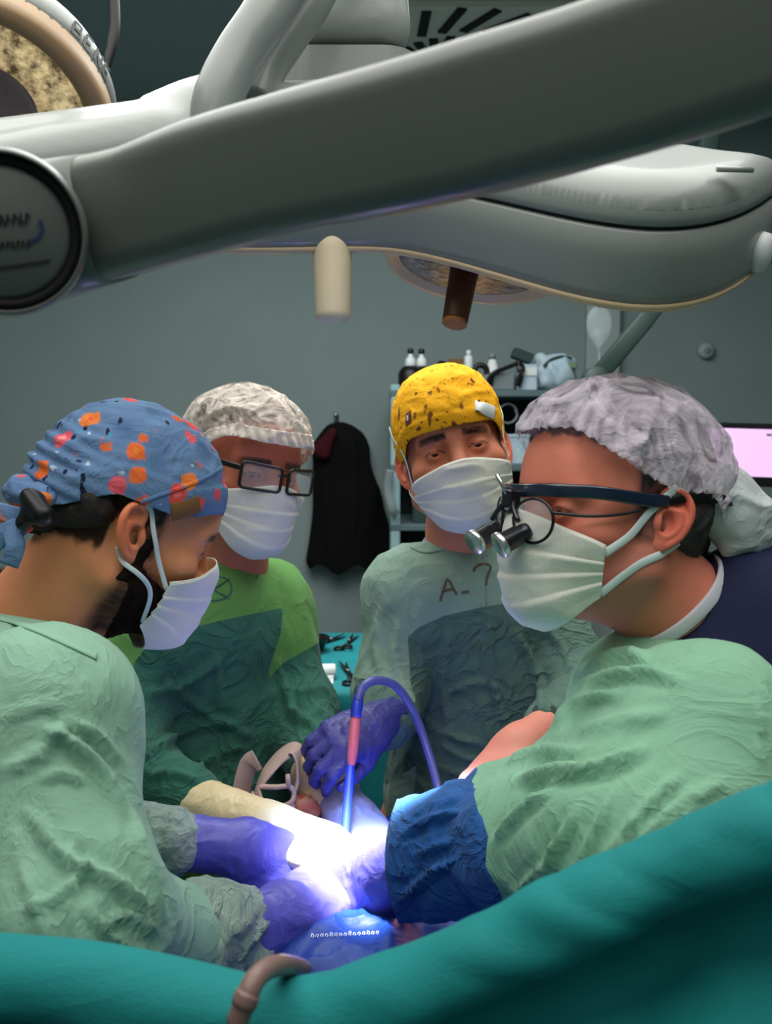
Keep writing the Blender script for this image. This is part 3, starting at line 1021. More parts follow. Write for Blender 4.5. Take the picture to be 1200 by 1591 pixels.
# lamp head with the wide rounded lobe (top tilted towards the viewer)
LN = np.array([0, -0.42, 0.91]); LN /= np.linalg.norm(LN)
L0 = P(1000, 488, .90)
def lp(px, py, h=0.0):
    d = P(px, py, 1.0) - CAM
    return CAM + d * (((L0 + LN * h - CAM) @ LN) / (d @ LN))
LD = np.cross(LN, AR)                      # in the lamp plane, away from the viewer
near = [lp(*q) for q in ((300, 392), (370, 395), (470, 394), (580, 392), (630, 397), (690, 411), (760, 431), (860, 461), (930, 478), (1000, 488), (1060, 484), (1120, 466), (1170, 434), (1205, 396))]
far = [lp(1232, 350, .02), lp(1240, 300, .05), lp(1222, 268, .09), lp(1160, 244, .11), lp(1060, 226, .11), lp(940, 236, .11), lp(800, 240, .11), lp(600, 236, .10), lp(420, 232, .09), lp(310, 240, .07)]
far = [q - LN * ((q - L0) @ LN) for q in far]
ol = catmull(near + far + [near[0]], 8)[:-1]
# even spacing
sg = np.linalg.norm(np.roll(ol, -1, 0) - ol, axis=1)
cum = np.concatenate([[0], np.cumsum(sg)])
tt_ = np.linspace(0, cum[-1], 220, endpoint=False)
olc = np.concatenate([ol, ol[:1]])
ol = np.stack([np.interp(tt_, cum, olc[:, i]) for i in range(3)], 1)
for _ in range(16):
    ol = (np.roll(ol, 1, 0) + 2 * ol + np.roll(ol, -1, 0)) / 4
tg = np.roll(ol, -1, 0) - np.roll(ol, 1, 0)
inn = np.cross(tg, LN); inn /= np.linalg.norm(inn, axis=1)[:, None]
if (inn * (ol.mean(0) - ol)).sum() < 0:
    inn = -inn
for _ in range(8):
    inn = (np.roll(inn, 1, 0) + inn + np.roll(inn, -1, 0)); inn /= np.linalg.norm(inn, axis=1)[:, None]
def ringed(levels, capb=False, capt=False):
    V, F, k = [], [], len(ol)
    for ins, h in levels:
        V.append(ol + inn * ins + LN * h)
    V = list(np.concatenate(V))
    for l in range(len(levels) - 1):
        for i in range(k):
            j = (i + 1) % k
            F.append((l * k + i, l * k + j, (l + 1) * k + j, (l + 1) * k + i))
    for on, l in ((capb, 0), (capt, len(levels) - 1)):
        if on:
            F.append(tuple(l * k + i for i in range(k)) if l else tuple(l * k + i for i in range(k))[::-1])
    V = np.array(V)
    return V, F
lamp = thing('surgical_lamp', 'large pale grey surgical lamp head with a dark seam behind the arm', 'surgical lamp', ol.mean(0))
obj('rim', *ringed([(.020, .001), (.006, -.002), (.0015, .002), (.001, .006), (.004, .008)], capb=True), m_cream, lamp)
obj('lower_shell', *ringed([(.012, .006), (.002, .006), (.0, .016), (-.001, .05), (.001, .072), (.004, .0745), (.014, .0745)]), m_lamp, lamp)
obj('seam', *ringed([(.008, .070), (.0042, .0735), (.0042, .0785), (.008, .080)]), m_seam, lamp)
uo = np.stack([(ol - L0) @ AR, (ol - L0) @ LD], 1)
gu, gv = np.meshgrid(np.arange(uo[:, 0].min(), uo[:, 0].max(), .005), np.arange(uo[:, 1].min(), uo[:, 1].max(), .005))
uv = np.stack([gu.ravel(), gv.ravel()], 1)
sd = poly_sd(uv, uo)
def crown(s_):
    q = 1 - np.clip((s_ - .003) / .050, 0, 1)
    return .092 + .028 * np.sqrt(np.maximum(1 - q * q, 0))
I = np.arange(len(uv)).reshape(gu.shape)
Qg = np.stack([I[:-1, :-1].ravel(), I[:-1, 1:].ravel(), I[1:, 1:].ravel(), I[1:, :-1].ravel()], 1)
(vg, tg2), _ = clip(np.concatenate([uv, sd[:, None]], 1), Qg, sd - .003)
sdg = poly_sd(vg[:, :2], uo)
vt = L0 + np.outer(vg[:, 0], AR) + np.outer(vg[:, 1], LD) + np.outer(crown(sdg), LN)
vs_, fs_ = ringed([(.014, .0775), (.004, .0775), (.0015, .080), (.0020, .086), (.0030, .092), (.0060, .0985)])
obj('upper_shell', *join((vs_, fs_), (vt, [tuple(q) for q in tg2])), m_lamp, lamp)
tl = lp(1141, 262, .121)
obj('latch', *sweep([tl - AR * .016, tl + AR * .016 - LD * .004], rrect(.010, .005, .002, 3), ups=LN), m_lamp, lamp)
bl = lp(1180, 395, .03)
obj('side_highlight', *lathe(P(1186, 392, .985), np.array([.8, -.5, -.2]), [(0, .009), (.012, .008), (.019, .004), (.021, -.006)], 20), m_white, lamp)  # white disc standing in for a highlight on the shell
hd = P(516, 392, 1.10)
ha = P(518, 500, 1.10) - hd; hL = np.linalg.norm(ha)
obj('grip_handle', *lathe(hd - ha / hL * .03, ha, [(0, 0), (.0215, 0), (.0225, .03), (.0215, .06), (.0205, hL + .02), (.0195, hL + .027), (.014, hL + .0295), (0, hL + .030)], 32), m_creamw, lamp)

# left lobe of the same head
pr = [cap(P(-120, 262, 1.02), P(300, 208, 1.08), .040, .040, .03), cap(P(330, 200, 1.10), P(600, 190, 1.12), .045, .05, .05), cap(P(-60, 285, .97), P(250, 235, 1.02), .034, .036, .06), cap(P(240, 182, 1.12), P(330, 160, 1.14), .022, .03, .05)]
obj('side_lobe', *sdf_mesh(pr, .0065), m_lamp, lamp)
obj('lobe_ridge', *tube(catmull([P(-40, 246, .955), P(60, 222, .985), P(160, 203, 1.01), (P(235, 190, 1.03)), P(300, 186, 1.05)]), .0032, 8), m_lamp, lamp)

# suspension: bent yoke tubes and central hub
sus = thing('lamp_suspension', 'pale grey bent yoke tubes and hub rising behind the foreground arm', 'lamp suspension', P(520, 60, 1.2))
y1 = catmull([P(330, 210, .99), P(340, 150, .99), P(372, 85, 1.0), P(415, 20, 1.01), P(470, -80, 1.03), P(500, -220, 1.05)], 6)
obj('yoke_tube', *tube(y1, .0255, 20), m_lamp, sus)
y2 = catmull([P(392, 160, 1.07), P(410, 110, 1.08), P(450, 50, 1.09), P(490, -10, 1.10), P(540, -120, 1.12)], 6)
obj('yoke_tube', *tube(y2, .024, 20), m_lamp, sus)
hc = P(545, 20, 1.22)
pr = [cap(P(492, 48, 1.22), P(588, 48, 1.22), .044, .040, .02), cap(P(500, -60, 1.22), P(575, -30, 1.22), .052, .048, .04)]
V, Q = sdf_mesh(pr, .006)
zc = P(545, 88, 1.22)[2]
(V1, T1), _ = clip(V, Q, V[:, 2] - zc)
obj('hub_cover', V1, T1, m_lamp, sus, solid=.004)
hb = P(540, 110, 1.22)
obj('hub_seam', *sweep([hb + np.array([0, 0, .012]), hb + np.array([0, 0, .020])], rrect(.150, .080, .036, 6), ups=np.array([0, 1.0, 0])), m_seam, sus, smooth=False)
obj('hub_base', *sweep([hb + np.array([0, 0, -.06]), hb + np.array([0, 0, .0135])], rrect(.172, .096, .042, 8), ups=np.array([0, 1.0, 0])), m_lamp, sus, smooth=False)
obj('ceiling_tube', *tube([P(540, -40, 1.22), np.array([P(540, -40, 1.22)[0], P(540, -40, 1.22)[1], 2.9])], .03, 16), m_lamp, sus)

# the lens seen under the head, with the brown grip
m_lens = mat('lens_facets', lin(170, 164, 154), 0.18, c2=lin(60, 56, 52), nscale=90, metal=0.0, bump=1.0, bscale=220)
BN = np.array([0.17, 0.22, 0.96]); BN /= np.linalg.norm(BN)
bc = P(733, 414, 1.16)
und = thing('round_surgical_lamp', 'round lamp with cream rim and brown grip under the large head', 'surgical lamp', bc)
obj('rim', *lathe(bc, BN, [(.094, .001), (.097, -.006), (.104, -.006), (.107, .002), (.106, .016), (.10, .024)], 64), m_cream, und)
obj('lens', *lathe(bc, BN, [(0, -.010), (.05, -.007), (.08, -.003), (.096, .004)], 48), m_lens, und)
obj('housing', *lathe(bc, BN, [(.104, .018), (.102, .03), (.085, .042), (.04, .048), (0, .049)], 48), m_lamp, und)
h0, h1 = P(724, 408, 1.14), P(707, 500, 1.12)
ax = (h1 - h0) / np.linalg.norm(h1 - h0)
hL = np.linalg.norm(h1 - h0)
obj('grip_handle', *lathe(h0 - ax * .02, ax, [(0, 0), (.0175, 0), (.0172, .03), (.0150, hL + .018), (.0145, hL + .0195)], 28), m_wood, und)
obj('grip_end', *lathe(h0 - ax * .02, ax, [(.0145, hL + .0192), (.0146, hL + .023), (.0125, hL + .0245), (.011, hL + .0225), (0, hL + .0225)], 28), m_woodl, und)

# round lamp at the top left
m_glit = mat('glittering_lens', lin(255, 226, 168), 0.2, c2=lin(96, 78, 54), nscale=70, metal=0.1, bump=1.0, bscale=200, stretch=(1, 1, 1))
_t = m_glit.node_tree; _b = _t.nodes['Principled BSDF']
_t.links.new(_b.inputs['Base Color'].links[0].from_socket, _b.inputs['Emission Color']); _b.inputs['Emission Strength'].default_value = .55
m_glass = mat('smoked_lens', lin(140, 122, 120), 0.25, c2=lin(112, 98, 100), nscale=14)
cc = P(-18, 172, 1.30)
CN = -(0.0 * AR + (-.70) * AF + (-.60) * AU)       # housing side: away from the viewer and up
CN = np.array([0.05, 0.62, 0.78]); CN /= np.linalg.norm(CN)
tlp = thing('round_surgical_lamp', 'round lamp head with wide cream rim coloured as in shade and glittering lens at top left', 'surgical lamp', cc)
Rr = .160
obj('rim', *lathe(cc, CN, [(Rr * .80, .012), (Rr * .82, .002), (Rr * .86, -.003), (Rr * .98, .0), (Rr, .006), (Rr * 1.0, .03)], 72), mat('shaded_cream_rim', lin(156, 128, 96), 0.45), tlp)  # cream rim, its shade painted in as a darker tan
obj('lens_ring', *lathe(cc, CN, [(Rr * .48, .012), (Rr * .62, .008), (Rr * .82, .010)], 72), m_glit, tlp)
obj('lens_centre', *lathe(cc, CN, [(0, .006), (Rr * .3, .008), (Rr * .49, .012)], 60), m_glass, tlp)
obj('housing', *lathe(cc, CN, [(Rr * 1.0, .028), (Rr * .99, .06), (Rr * .9, .09), (Rr * .5, .11), (0, .115)], 60), m_lamp, tlp)
hr, hf, hu = frame(CN)
def side_pt(a, h):
    d = AR * math.cos(a) + np.cross(CN, AR) / np.linalg.norm(np.cross(CN, AR)) * math.sin(a)
    d = d - CN * (d @ CN); d /= np.linalg.norm(d)
    return cc + d * Rr * 1.003 + CN * h, d
def glyph(strokes, a0, da, h0, hh):
    r = []
    for st in strokes:
        pts, ns = [], []
        for u, v in st:
            p, d = side_pt(a0 + da * u, h0 + hh * v)
            pts.append(p); ns.append(d)
        r.append(sweep(np.array(pts), rrect(.0042, .0006, .0002, 1), ups=np.array(ns)))
    return r
GL = {'B': [[(0, 0), (0, 1)], [(0, 1), (.8, .95), (.8, .55), (0, .5)], [(0, .5), (.9, .45), (.9, .05), (0, 0)]], 'E': [[(0, 0), (0, 1)], [(0, 1), (.9, 1)], [(0, .5), (.7, .5)], [(0, 0), (.9, 0)]], 'N': [[(0, 0), (0, 1)], [(0, 1), (.9, 0)], [(.9, 0), (.9, 1)]]}
tx = []
for i, ch in enumerate('BENE'):
    tx += glyph(GL[ch], -0.62 + i * .13, .085, .036, .024)
obj('lettering', *join(*tx), m_blkpl, tlp, smooth=False)
cb = catmull([P(150, -120, 1.34), P(172, -40, 1.34), P(178, 30, 1.335), P(174, 70, 1.33), P(164, 108, 1.325)], 6)
obj('cable', *tube(cb, [.008, .008, .008, .0075, .006], 12), m_blkpl, tlp)
obj('stem', *tube([cc + CN * .10, np.array([cc[0] + .02, cc[1] + .1, 2.9])], .022, 14), m_lamp, tlp)
# ------------------------------------------------------------------ people
m_skin = mat('skin', lin(205, 140, 110), 0.5, attr=True, sss=0.12, bump=0.12, bscale=500, spec=0.22)
m_eye = mat('eye_ball', lin(225, 220, 215), 0.15, attr=True, spec=0.5)

class Head:
    fz = .86
    def __init__(s, yaw, pitch, roll, sc, anchor_local, anchor_world):
        y, p, r = map(math.radians, (yaw, pitch, roll))
        f = math.cos(p) * (AR * math.cos(y) + AF * math.sin(y)) - AU * math.sin(p)
        rt = np.cross(f, AU); rt /= np.linalg.norm(rt)
        up = np.cross(rt, f)
        rt, up = rt * math.cos(r) + up * math.sin(r), up * math.cos(r) - rt * math.sin(r)
        s.M = np.stack([rt, f, up], 1)
        s.s = sc
        s.O = anchor_world - sc * s.M @ np.asarray(anchor_local, float)
    def w(s, l):
        l = np.array(np.atleast_2d(l), float)
        l[:, 2] = np.where(l[:, 2] < -.02, -.02 + (l[:, 2] + .02) * s.fz, l[:, 2])
        return s.O + s.s * (l @ s.M.T)
    def w1(s, x, y, z):
        return s.w([[x, y, z]])[0]
    def l(s, w):
        l = (np.atleast_2d(w) - s.O) @ s.M / s.s
        l[:, 2] = np.where(l[:, 2] < -.02, -.02 + (l[:, 2] + .02) / s.fz, l[:, 2])
        return l
    def dirw(s, d):
        return np.asarray(d, float) @ s.M.T

def head_prims():
    p = [ell((0, -.007, .042), (.075, .090, .086)),
         ell((0, .030, -.022), (.064, .066, .086), k=.03),
         ell((0, .045, -.075), (.046, .046, .040), k=.03),
         ell((0, .084, -.098), (.020, .015, .016), k=.025)]
    for s in (-1, 1):
        p += [cap((s * .056, .006, -.060), (s * .020, .080, -.100), .020, .016, .02),
              cap((s * .060, .0, -.01), (s * .056, .006, -.060), .016, .018, .02),
              ell((s * .047, .062, -.022), (.022, .02, .017), k=.025),
              cap((s * .012, .090, .019), (s * .044, .074, .020), .010, .010, .014)]
    p += [ell((0, .078, .048), (.045, .022, .036), k=.03)]
    for s in (-1, 1):
        p.append(ell((s * .033, .104, -.001), (.020, .020, .014), k=.016, sub=True))
    p += [cap((0, .092, .012), (0, .108, -.026), .0085, .0125, .012)]
    for s in (-1, 1):
        p += [ell((s * .0135, .100, -.031), (.0095, .012, .0085), k=.008),
              ell((s * .0325, .0785, -.001), (.0150, .0142, .0135), k=.006),
              ell((s * .0325, .0945, -.0018), (.0124, .0065, .0034), k=.003, sub=True)]
    p += [cap((-.018, .088, -.066), (.018, .088, -.066), .008, .008, .012), cap((-.016, .088, -.077), (.016, .088, -.077), .009, .009, .01)]
    return p

def ear_mesh(side):
    """an outer ear in head coordinates"""
    a = math.radians(14); tl = math.radians(24)
    # ear plane axes: b up along the ear (leaning back), a forward, c outward
    b = np.array([0, -math.sin(a), math.cos(a)])
    f = np.array([side * -math.sin(tl), math.cos(tl), 0]); f = f - b * (f @ b); f /= np.linalg.norm(f)
    c = np.cross(f, b); c = c if c[0] * side > 0 else -c
    o = np.array([side * .0755, -.012, -.006])
    R = np.stack([f, b, c], 1)
    w = lambda x, y, z=0: o + R @ np.array([x, y, z])
    P_ = [ell(w(0, .004, .002), (.0165, .027, .0055), R, k=.004), ell(w(.004, -.024, .003), (.0095, .011, .0045), R, k=.008),
          ell(w(.006, .0, .0), (.012, .018, .012), R, k=.006)]
    hel = [w(.010, .012, .006), w(.013, .024, .006), w(.006, .0325, .0068), (w(-.006, .031, .0072)), w(-.0155, .021, .0075), w(-.0175, .006, .0072), w(-.0125, -.011, .0062), w(-.004, -.024, .005)]
    hel = catmull(hel, 3)
    for q0, q1 in zip(hel[:-1], hel[1:]):
        P_.append(cap(q0, q1, .0036, .0036, .003))
    anti = catmull([w(.002, .019, .006), w(-.008, .012, .0065), w(-.0095, -.002, .0065), w(-.002, -.014, .006)], 3)
    for q0, q1 in zip(anti[:-1], anti[1:]):
        P_.append(cap(q0, q1, .0028, .0028, .004))
    P_ += [ell(w(.0035, -.001, .0085), (.0075, .0115, .0085), R, k=.004, sub=True), ell(w(-.003, .022, .010), (.008, .007, .0055), R, k=.004, sub=True),
           ell(w(.0125, -.003, .007), (.004, .0065, .004), R, k=.005)]
    return sdf_mesh(P_, .00125)

EARS = {s: ear_mesh(s) for s in (-1, 1)}

def smooth01(x, a, b):
    t = np.clip((x - a) / (b - a), 0, 1)
    return t * t * (3 - 2 * t)

def head_colors(l, skin, hair, beard=0.0, beard_col=None, grey_temple=0.0, scalp=True):
    x, y, z = l.T
    n = fbm(l * 120, 3, 2) - .5
    n2 = fbm(l * 25, 2, 6) - .5
    C = np.tile(np.array(skin), (len(l), 1)) * (1 + .22 * n2 + .10 * n)[:, None]
    red = smooth01(np.abs(np.abs(x) - .045) * -1 + .03, 0, .03) * (y > .03) * smooth01(-np.abs(z + .02), -.035, 0)
    C *= 1 - np.outer(red * .12, [0, .6, .6])
    er = smooth01(np.abs(x), .078, .086) * (z > -.05) * (z < .04) * (y < .02)
    C *= 1 - np.outer(er * .25, [0, .55, .6])
    def put(m, col):
        nonlocal C
        C = C * (1 - m)[:, None] + np.outer(m, col)
    if scalp:
        line = np.where(y > 0.02, .060 + (y - .02) * .25, .004 + np.clip(y + .03, -.05, .05) * 1.0)
        line = np.where(y < -.03, -.030 - .1 * (-.03 - y), line)
        m = smooth01(z - line + .02 * n, -.006, .006)
        m = m * (np.abs(x) < .0805)
        put(m * .95, hair)
        m = smooth01(np.abs(x), .055, .062) * smooth01(y, -.012, -.002) * (1 - smooth01(y, .018, .030)) * smooth01(z, -.035, -.02) * (z < .06) * (np.abs(x) < .078)
        put(np.clip(m * (.85 + n), 0, 1), hair)
    if beard > 0:
        top = -.030 - .55 * np.clip(y - .015, 0, .04)
        m = smooth01(top - z + .016 * n, -.010, .010) * smooth01(y, -.016, .002) * smooth01(z + .012 * n, -.150, -.128)
        put(np.clip(m * beard * (1 + .5 * n), 0, 1), beard_col if beard_col is not None else hair)
    # brows, lips
    bz = .0215 - .10 * np.clip(np.abs(x) - .035, 0, 1)
    m = smooth01(-np.abs(z - bz), -.0075, -.0030) * smooth01(np.abs(x), .010, .014) * (1 - smooth01(np.abs(x), .048, .056)) * (y > .055)
    put(np.clip(m * (.9 + .8 * n), 0, 1), hair)
    m = smooth01(-np.abs(z + .0715), -.013, -.006) * smooth01(-np.abs(x), -.026, -.015) * smooth01(y, .085, .092)
    put(m * .6, lin(150, 70, 66))
    # lash line
    d = np.hypot((np.abs(x) - .0325) / .0138, (z + .0015) / .0055)
    m = smooth01(-np.abs(d - 1.0), -.22, -.08) * (y > .075) * smooth01(z, -.004, .001)
    put(m * .8, lin(40, 26, 22))
    return np.clip(C, 0, 1)

def nape(hd, n_):
    return hd.l(n_)[0]

def build_body(root, hd, neck_w, skin, hair, body, neck_r=(.052, .062), **kw):
    """one continuous skin mesh: head, ears, neck; torso, arms and legs run on under the clothes"""
    pr = head_prims()
    nl = hd.l(neck_w)[0]
    pr.append(cap((0, -.022, -.045), nl, neck_r[0], neck_r[1], .03))
    pr.append(cap((0, .02, -.085), nl * .75 + np.array([0, .01, 0]), .036, .045, .035))
    V, Q = sdf_mesh(pr, .0027)
    C = head_colors(V, skin, hair, **kw)
    VV, QQ, CC = [hd.w(V)], [Q], [C]
    n = len(V)
    for s in (-1, 1):
        v, q = EARS[s]
        VV.append(hd.w(v)); QQ.append(q + n); CC.append(head_colors(v, np.array(skin) * np.array([1.02, .86, .84]), hair, scalp=False)); n += len(v)
    v, q = sdf_mesh(body, .014)
    VV.append(v); QQ.append(q + n); CC.append(np.tile(np.array(skin), (len(v), 1)))
    o = obj('body', np.concatenate(VV), np.concatenate(QQ), m_skin, root, colors=np.concatenate(CC))
    hb = bvh_of(np.concatenate(VV[:3]), np.concatenate(QQ[:3]))
    for s in (-1, 1):
        c = np.array([s * .0325, .0785, -.001])
        v, f = lathe(c, (0, 1, 0), [(.0117 * math.sin(t), .0117 * math.cos(t)) for t in np.linspace(0.0001, math.pi - .0001, 22)], 24)
        q = v - c
        rr = np.hypot(q[:, 0], q[:, 2] + .0012)
        col = np.tile(np.array(lin(222, 214, 206)), (len(v), 1))
        col[(rr < .0068) & (q[:, 1] > 0)] = lin(66, 42, 28)
        col[(rr < .0028) & (q[:, 1] > 0)] = lin(6, 5, 5)
        obj('eye', hd.w(v), f, m_eye, root, colors=col)
    return o, hb

def inside_body(gown, d=.016):
    out = []
    for p in gown:
        if p[0] == 'c':
            out.append(cap(p[1], p[2], max(p[3] - d, .018), max(p[4] - d, .018), p[5]))
        elif p[0] == 'e':
            out.append(ell(p[1], np.maximum(p[2] - d, .02), p[3], p[5]))
    return out

def legs(w, dx=.09, fwd=(0, 1)):
    out = []
    s = np.array([fwd[1], -fwd[0], 0.0]); f = np.array([fwd[0], fwd[1], 0.0])
    for q in (-1, 1):
        h = np.array([w[0], w[1], .92]) + s * q * dx
        kn = np.array([w[0], w[1], .50]) + s * q * dx * 1.05 + f * .03
        an = np.array([w[0], w[1], .09]) + s * q * dx * 1.1 - f * .01
        toe = an + f * .16 + np.array([0, 0, -.047])
        out += [cap(h, kn, .085, .056, .04), cap(kn, an, .055, .038, .03), cap(an + np.array([0, 0, -.05]), toe, .042, .036, .03)]
    return out

# -------- cloth
def gown_cloth(V, Q, seed, amp=.004, sc=11, aniso=(1, 1, 1)):
    N = vnormals(V, Q)
    q = V * np.asarray(aniso) * sc
    d = amp * (ridge(q, seed) - .35) + amp * .55 * (ridge(q * 2.1 + 3, seed + 3) - .35)
    return V + N * d[:, None]

def cap_mesh(hd, prims, edge, h=.0032, amp=.002, sc=40, seed=1, bandw=0.0, band=.002, pull=None, cut=True):
    """cloth cap: shell over the skull, cut along edge(local) = 0 (kept where positive)"""
    V, Q = sdf_mesh(prims, h)
    N = vnormals(V, Q)
    s = edge(V)
    d = amp * (ridge(V * sc, seed) - .35) + .5 * amp * (ridge(V * sc * 2.2, seed + 5) - .3)
    if pull is not None:
        d = d + pull(V, s)
    if bandw:
        d = d * np.where(s < bandw, .45, 1) + band * (1 - smooth01(s, bandw * .92, bandw * 1.02))
    V = V + N * d[:, None]
    (v, t), _ = clip(V, Q, s)
    return v, t

MASK_PR = [ell((0, .033, -.045), (.070, .066, .085), k=.04), ell((.045, .062, -.024), (.023, .022, .020), k=.025), ell((-.045, .062, -.024), (.023, .022, .020), k=.025), cap((0, .105, -.024), (0, .095, -.098), .010, .016, .07), ell((0, .06, -.108), (.036, .036, .02), k=.03)]
def mask_mesh(hd, phi=60, nu=70, nv=60, top=27, bot=-58, side=(10, -32), off=.005, seed=3, pleat=.0028, crump=.0015):
    u = np.linspace(-1, 1, nu); v = np.linspace(0, 1, nv)
    U, Vv = np.meshgrid(u, v)
    a = np.abs(U) ** 1.6
    te = top + (side[0] - top) * a
    be = bot + (side[1] - bot) * a
    el = np.radians(te + (be - te) * Vv)
    az = np.radians(U * phi)
    D = np.stack([np.sin(az) * np.cos(el), np.cos(az) * np.cos(el), np.sin(el)], -1).reshape(-1, 3)
    O = np.array([0, .022, -.050])
    t = np.full(len(D), .16)
    for _ in range(40):
        d = sdf_pts(MASK_PR, O + D * t[:, None]) - off
        t = np.maximum(t - d * .8, .02)
    X = O + D * t[:, None]
    uu, vv = U.ravel(), Vv.ravel()
    pl = np.zeros(len(X))
    for c in (.30, .50, .70):
        pl += pleat * np.clip(1 - np.abs(vv - c) / .03, 0, 1) * (vv < c) + pleat * .8 * np.clip(1 - (vv - c) / .16, 0, 1) * (vv >= c)
    pl -= pleat * .3
    pl = pl * (1 - .35 * np.exp(-(uu / .4) ** 2)) + crump * (ridge(X * np.array([26, 26, 34]), seed) - .3) * np.clip(1.2 - np.abs(uu), .3, 1)
    X = X + D * pl[:, None]
    I = np.arange(nu * nv).reshape(nv, nu)
    Q = np.stack([I[:-1, :-1].ravel(), I[:-1, 1:].ravel(), I[1:, 1:].ravel(), I[1:, :-1].ravel()], 1)[:, ::-1]
    G = X.reshape(nv, nu, 3)
    return hd.w(X), Q, G

m_mask = mat('mask_cloth', lin(226, 226, 214), 0.85, bump=0.15, bscale=600, crease=0.12, cscale=14, spec=0.2)
m_strap = mat('mask_strap', lin(206, 220, 218), 0.8, spec=0.2)

def build_mask(root, hd, label=None, **kw):
    V, Q, G = mask_mesh(hd, **kw)
    o = obj('face_mask', V, Q, m_mask, root, solid=.0014)
    nv, nu = G.shape[:2]
    # stitched welt along the top edge, with the nose wire in it
    e = G[1] + (G[1] - G[8]) * .02
    obj('top_welt', *sweep(hd.w(G[1]), rrect(.007, .0016, .0006, 1), ups=hd.dirw(G[1] - np.array([0, .0, -.05]))), m_mask, o)
    return o, G

HPR = head_prims()
def strap(o, hd, pts, w=.005, m=None, ups=None, th=.0011, n=8, lift=.0022):
    p = catmull(hd.l(np.array(pts)), n)
    for _ in range(3):                     # lie on the skin, never inside it
        d = sdf_pts(HPR, p)
        g = np.stack([sdf_pts(HPR, p + .0005 * e) - d for e in np.eye(3)], 1) / .0005
        p = p + g / (np.linalg.norm(g, axis=1)[:, None] + 1e-9) * np.maximum(lift - d, 0)[:, None]
    p = hd.w(p)
    for _ in range(2):
        p[1:-1] = (p[:-2] + 2 * p[1:-1] + p[2:]) / 4
    obj('strap', *sweep(p, rrect(w, th, th * .45, 1), ups=ups), m or m_strap, o)

# -------- hands
def hand_prims(wr, d, back, side, curl=(20, 25, 25, 28, 32), spread=6, thumb=(45, 20), L=1.0, fore=None, pr=1.0):
    """wr wrist, d wrist->fingers, back = direction the back of the hand faces, side = +1 when the thumb lies along d x back"""
    d = np.asarray(d, float) / np.linalg.norm(d)
    b = np.asarray(back, float); b = b - d * (b @ d); b /= np.linalg.norm(b)
    s = np.cross(d, b) * side
    k = .007
    out = []
    xs = (.028, .010, -.010, -.029)
    ln = (.088, .094, .090, .086)
    seg = ((.042, .025, .021), (.046, .029, .022), (.042, .027, .021), (.034, .020, .019))
    for i in range(4):
        kn = wr + (d * ln[i] + s * xs[i] + b * (.004 - .0015 * abs(i - 1.3))) * L
        out.append(cap(wr + s * xs[i] * .55 * L, kn - b * .004 * L, .0150 * L, .0122 * L, .014))
        a0 = math.radians(spread * (1.4 - i))
        dd = d * math.cos(a0) + s * math.sin(a0)
        ang = 0
        q = kn
        for j in range(3):
            ang += math.radians(curl[i + 1]) * (1.0, 1.25, .8)[j]
            dj = dd * math.cos(ang) - b * math.sin(ang)
            r = (.0100, .0090, .0082, .0074)[j] * L * (.88 if i == 3 else 1)
            r2 = (.0100, .0090, .0082, .0074)[j + 1] * L * (.88 if i == 3 else 1)
            out.append(cap(q, q + dj * seg[i][j] * L, r, r2, .004 if j else .006))
            q = q + dj * seg[i][j] * L
    out.append(ell(wr + d * .05 * L, np.array([.040, .048, .0135]) * L, np.stack([s, d, b], 1), k=.012))
    t0 = wr + (d * .018 + s * .024 - b * .006) * L
    a = math.radians(thumb[0])
    t1d = d * math.cos(a) + s * math.sin(a) - b * .35
    t1d /= np.linalg.norm(t1d)
    t1 = t0 + t1d * .044 * L
    t2d = t1d * math.cos(math.radians(thumb[1])) + (d - s * .2 - b * .3) * math.sin(math.radians(thumb[1])); t2d /= np.linalg.norm(t2d)
    t2 = t1 + t2d * .032 * L
    t3d = t2d + (d - s * .5 - b * .3) * math.sin(math.radians(thumb[1])); t3d /= np.linalg.norm(t3d)
    out += [cap(t0, t1, .0165 * L, .0125 * L, .014), cap(t1, t2, .0118 * L, .0105 * L, .005), cap(t2, t2 + t3d * .026 * L, .0102 * L, .0085 * L, .004)]
    if fore is not None:
        out.append(cap(wr + d * .012 * L, fore[0], .027 * L * pr, fore[1], .016))
    return out

m_glove = mat('violet_glove', lin(90, 88, 182), 0.42, c2=lin(80, 78, 172), nscale=20, bump=0.25, bscale=90, crease=0.18, cscale=22, spec=0.45)
m_glovec = mat('cream_glove', lin(226, 206, 166), 0.5, c2=lin(218, 196, 152), nscale=20, bump=0.2, bscale=90, crease=0.3, cscale=24)
m_glove_lit = mat('blue_lit_cream_glove', lin(150, 148, 190), 0.42, bump=0.2, bscale=90, crease=0.2, cscale=26)  # last one: cream glove with the blue lamp light put into its colour

def glove(root, name, prims, m, h=.0024, wr=None, amp=.0012):
    V, Q = sdf_mesh(prims, h)
    N = vnormals(V, Q)
    d = amp * (ridge(V * 60, 9) - .4)
    V = V + N * d[:, None]
    return obj(name, V, Q, m, root)

def cuff(root, prims, m, amp=.004, sc=34, h=.0035, seed=2):
    V, Q = sdf_mesh(prims, h)
    N = vnormals(V, Q)
    V = V + N * (amp * (ridge(V * sc, seed) - .35) + amp * .5 * (ridge(V * sc * 2.1, seed + 1) - .35))[:, None]
    return obj('cuff', V, Q, m, root)
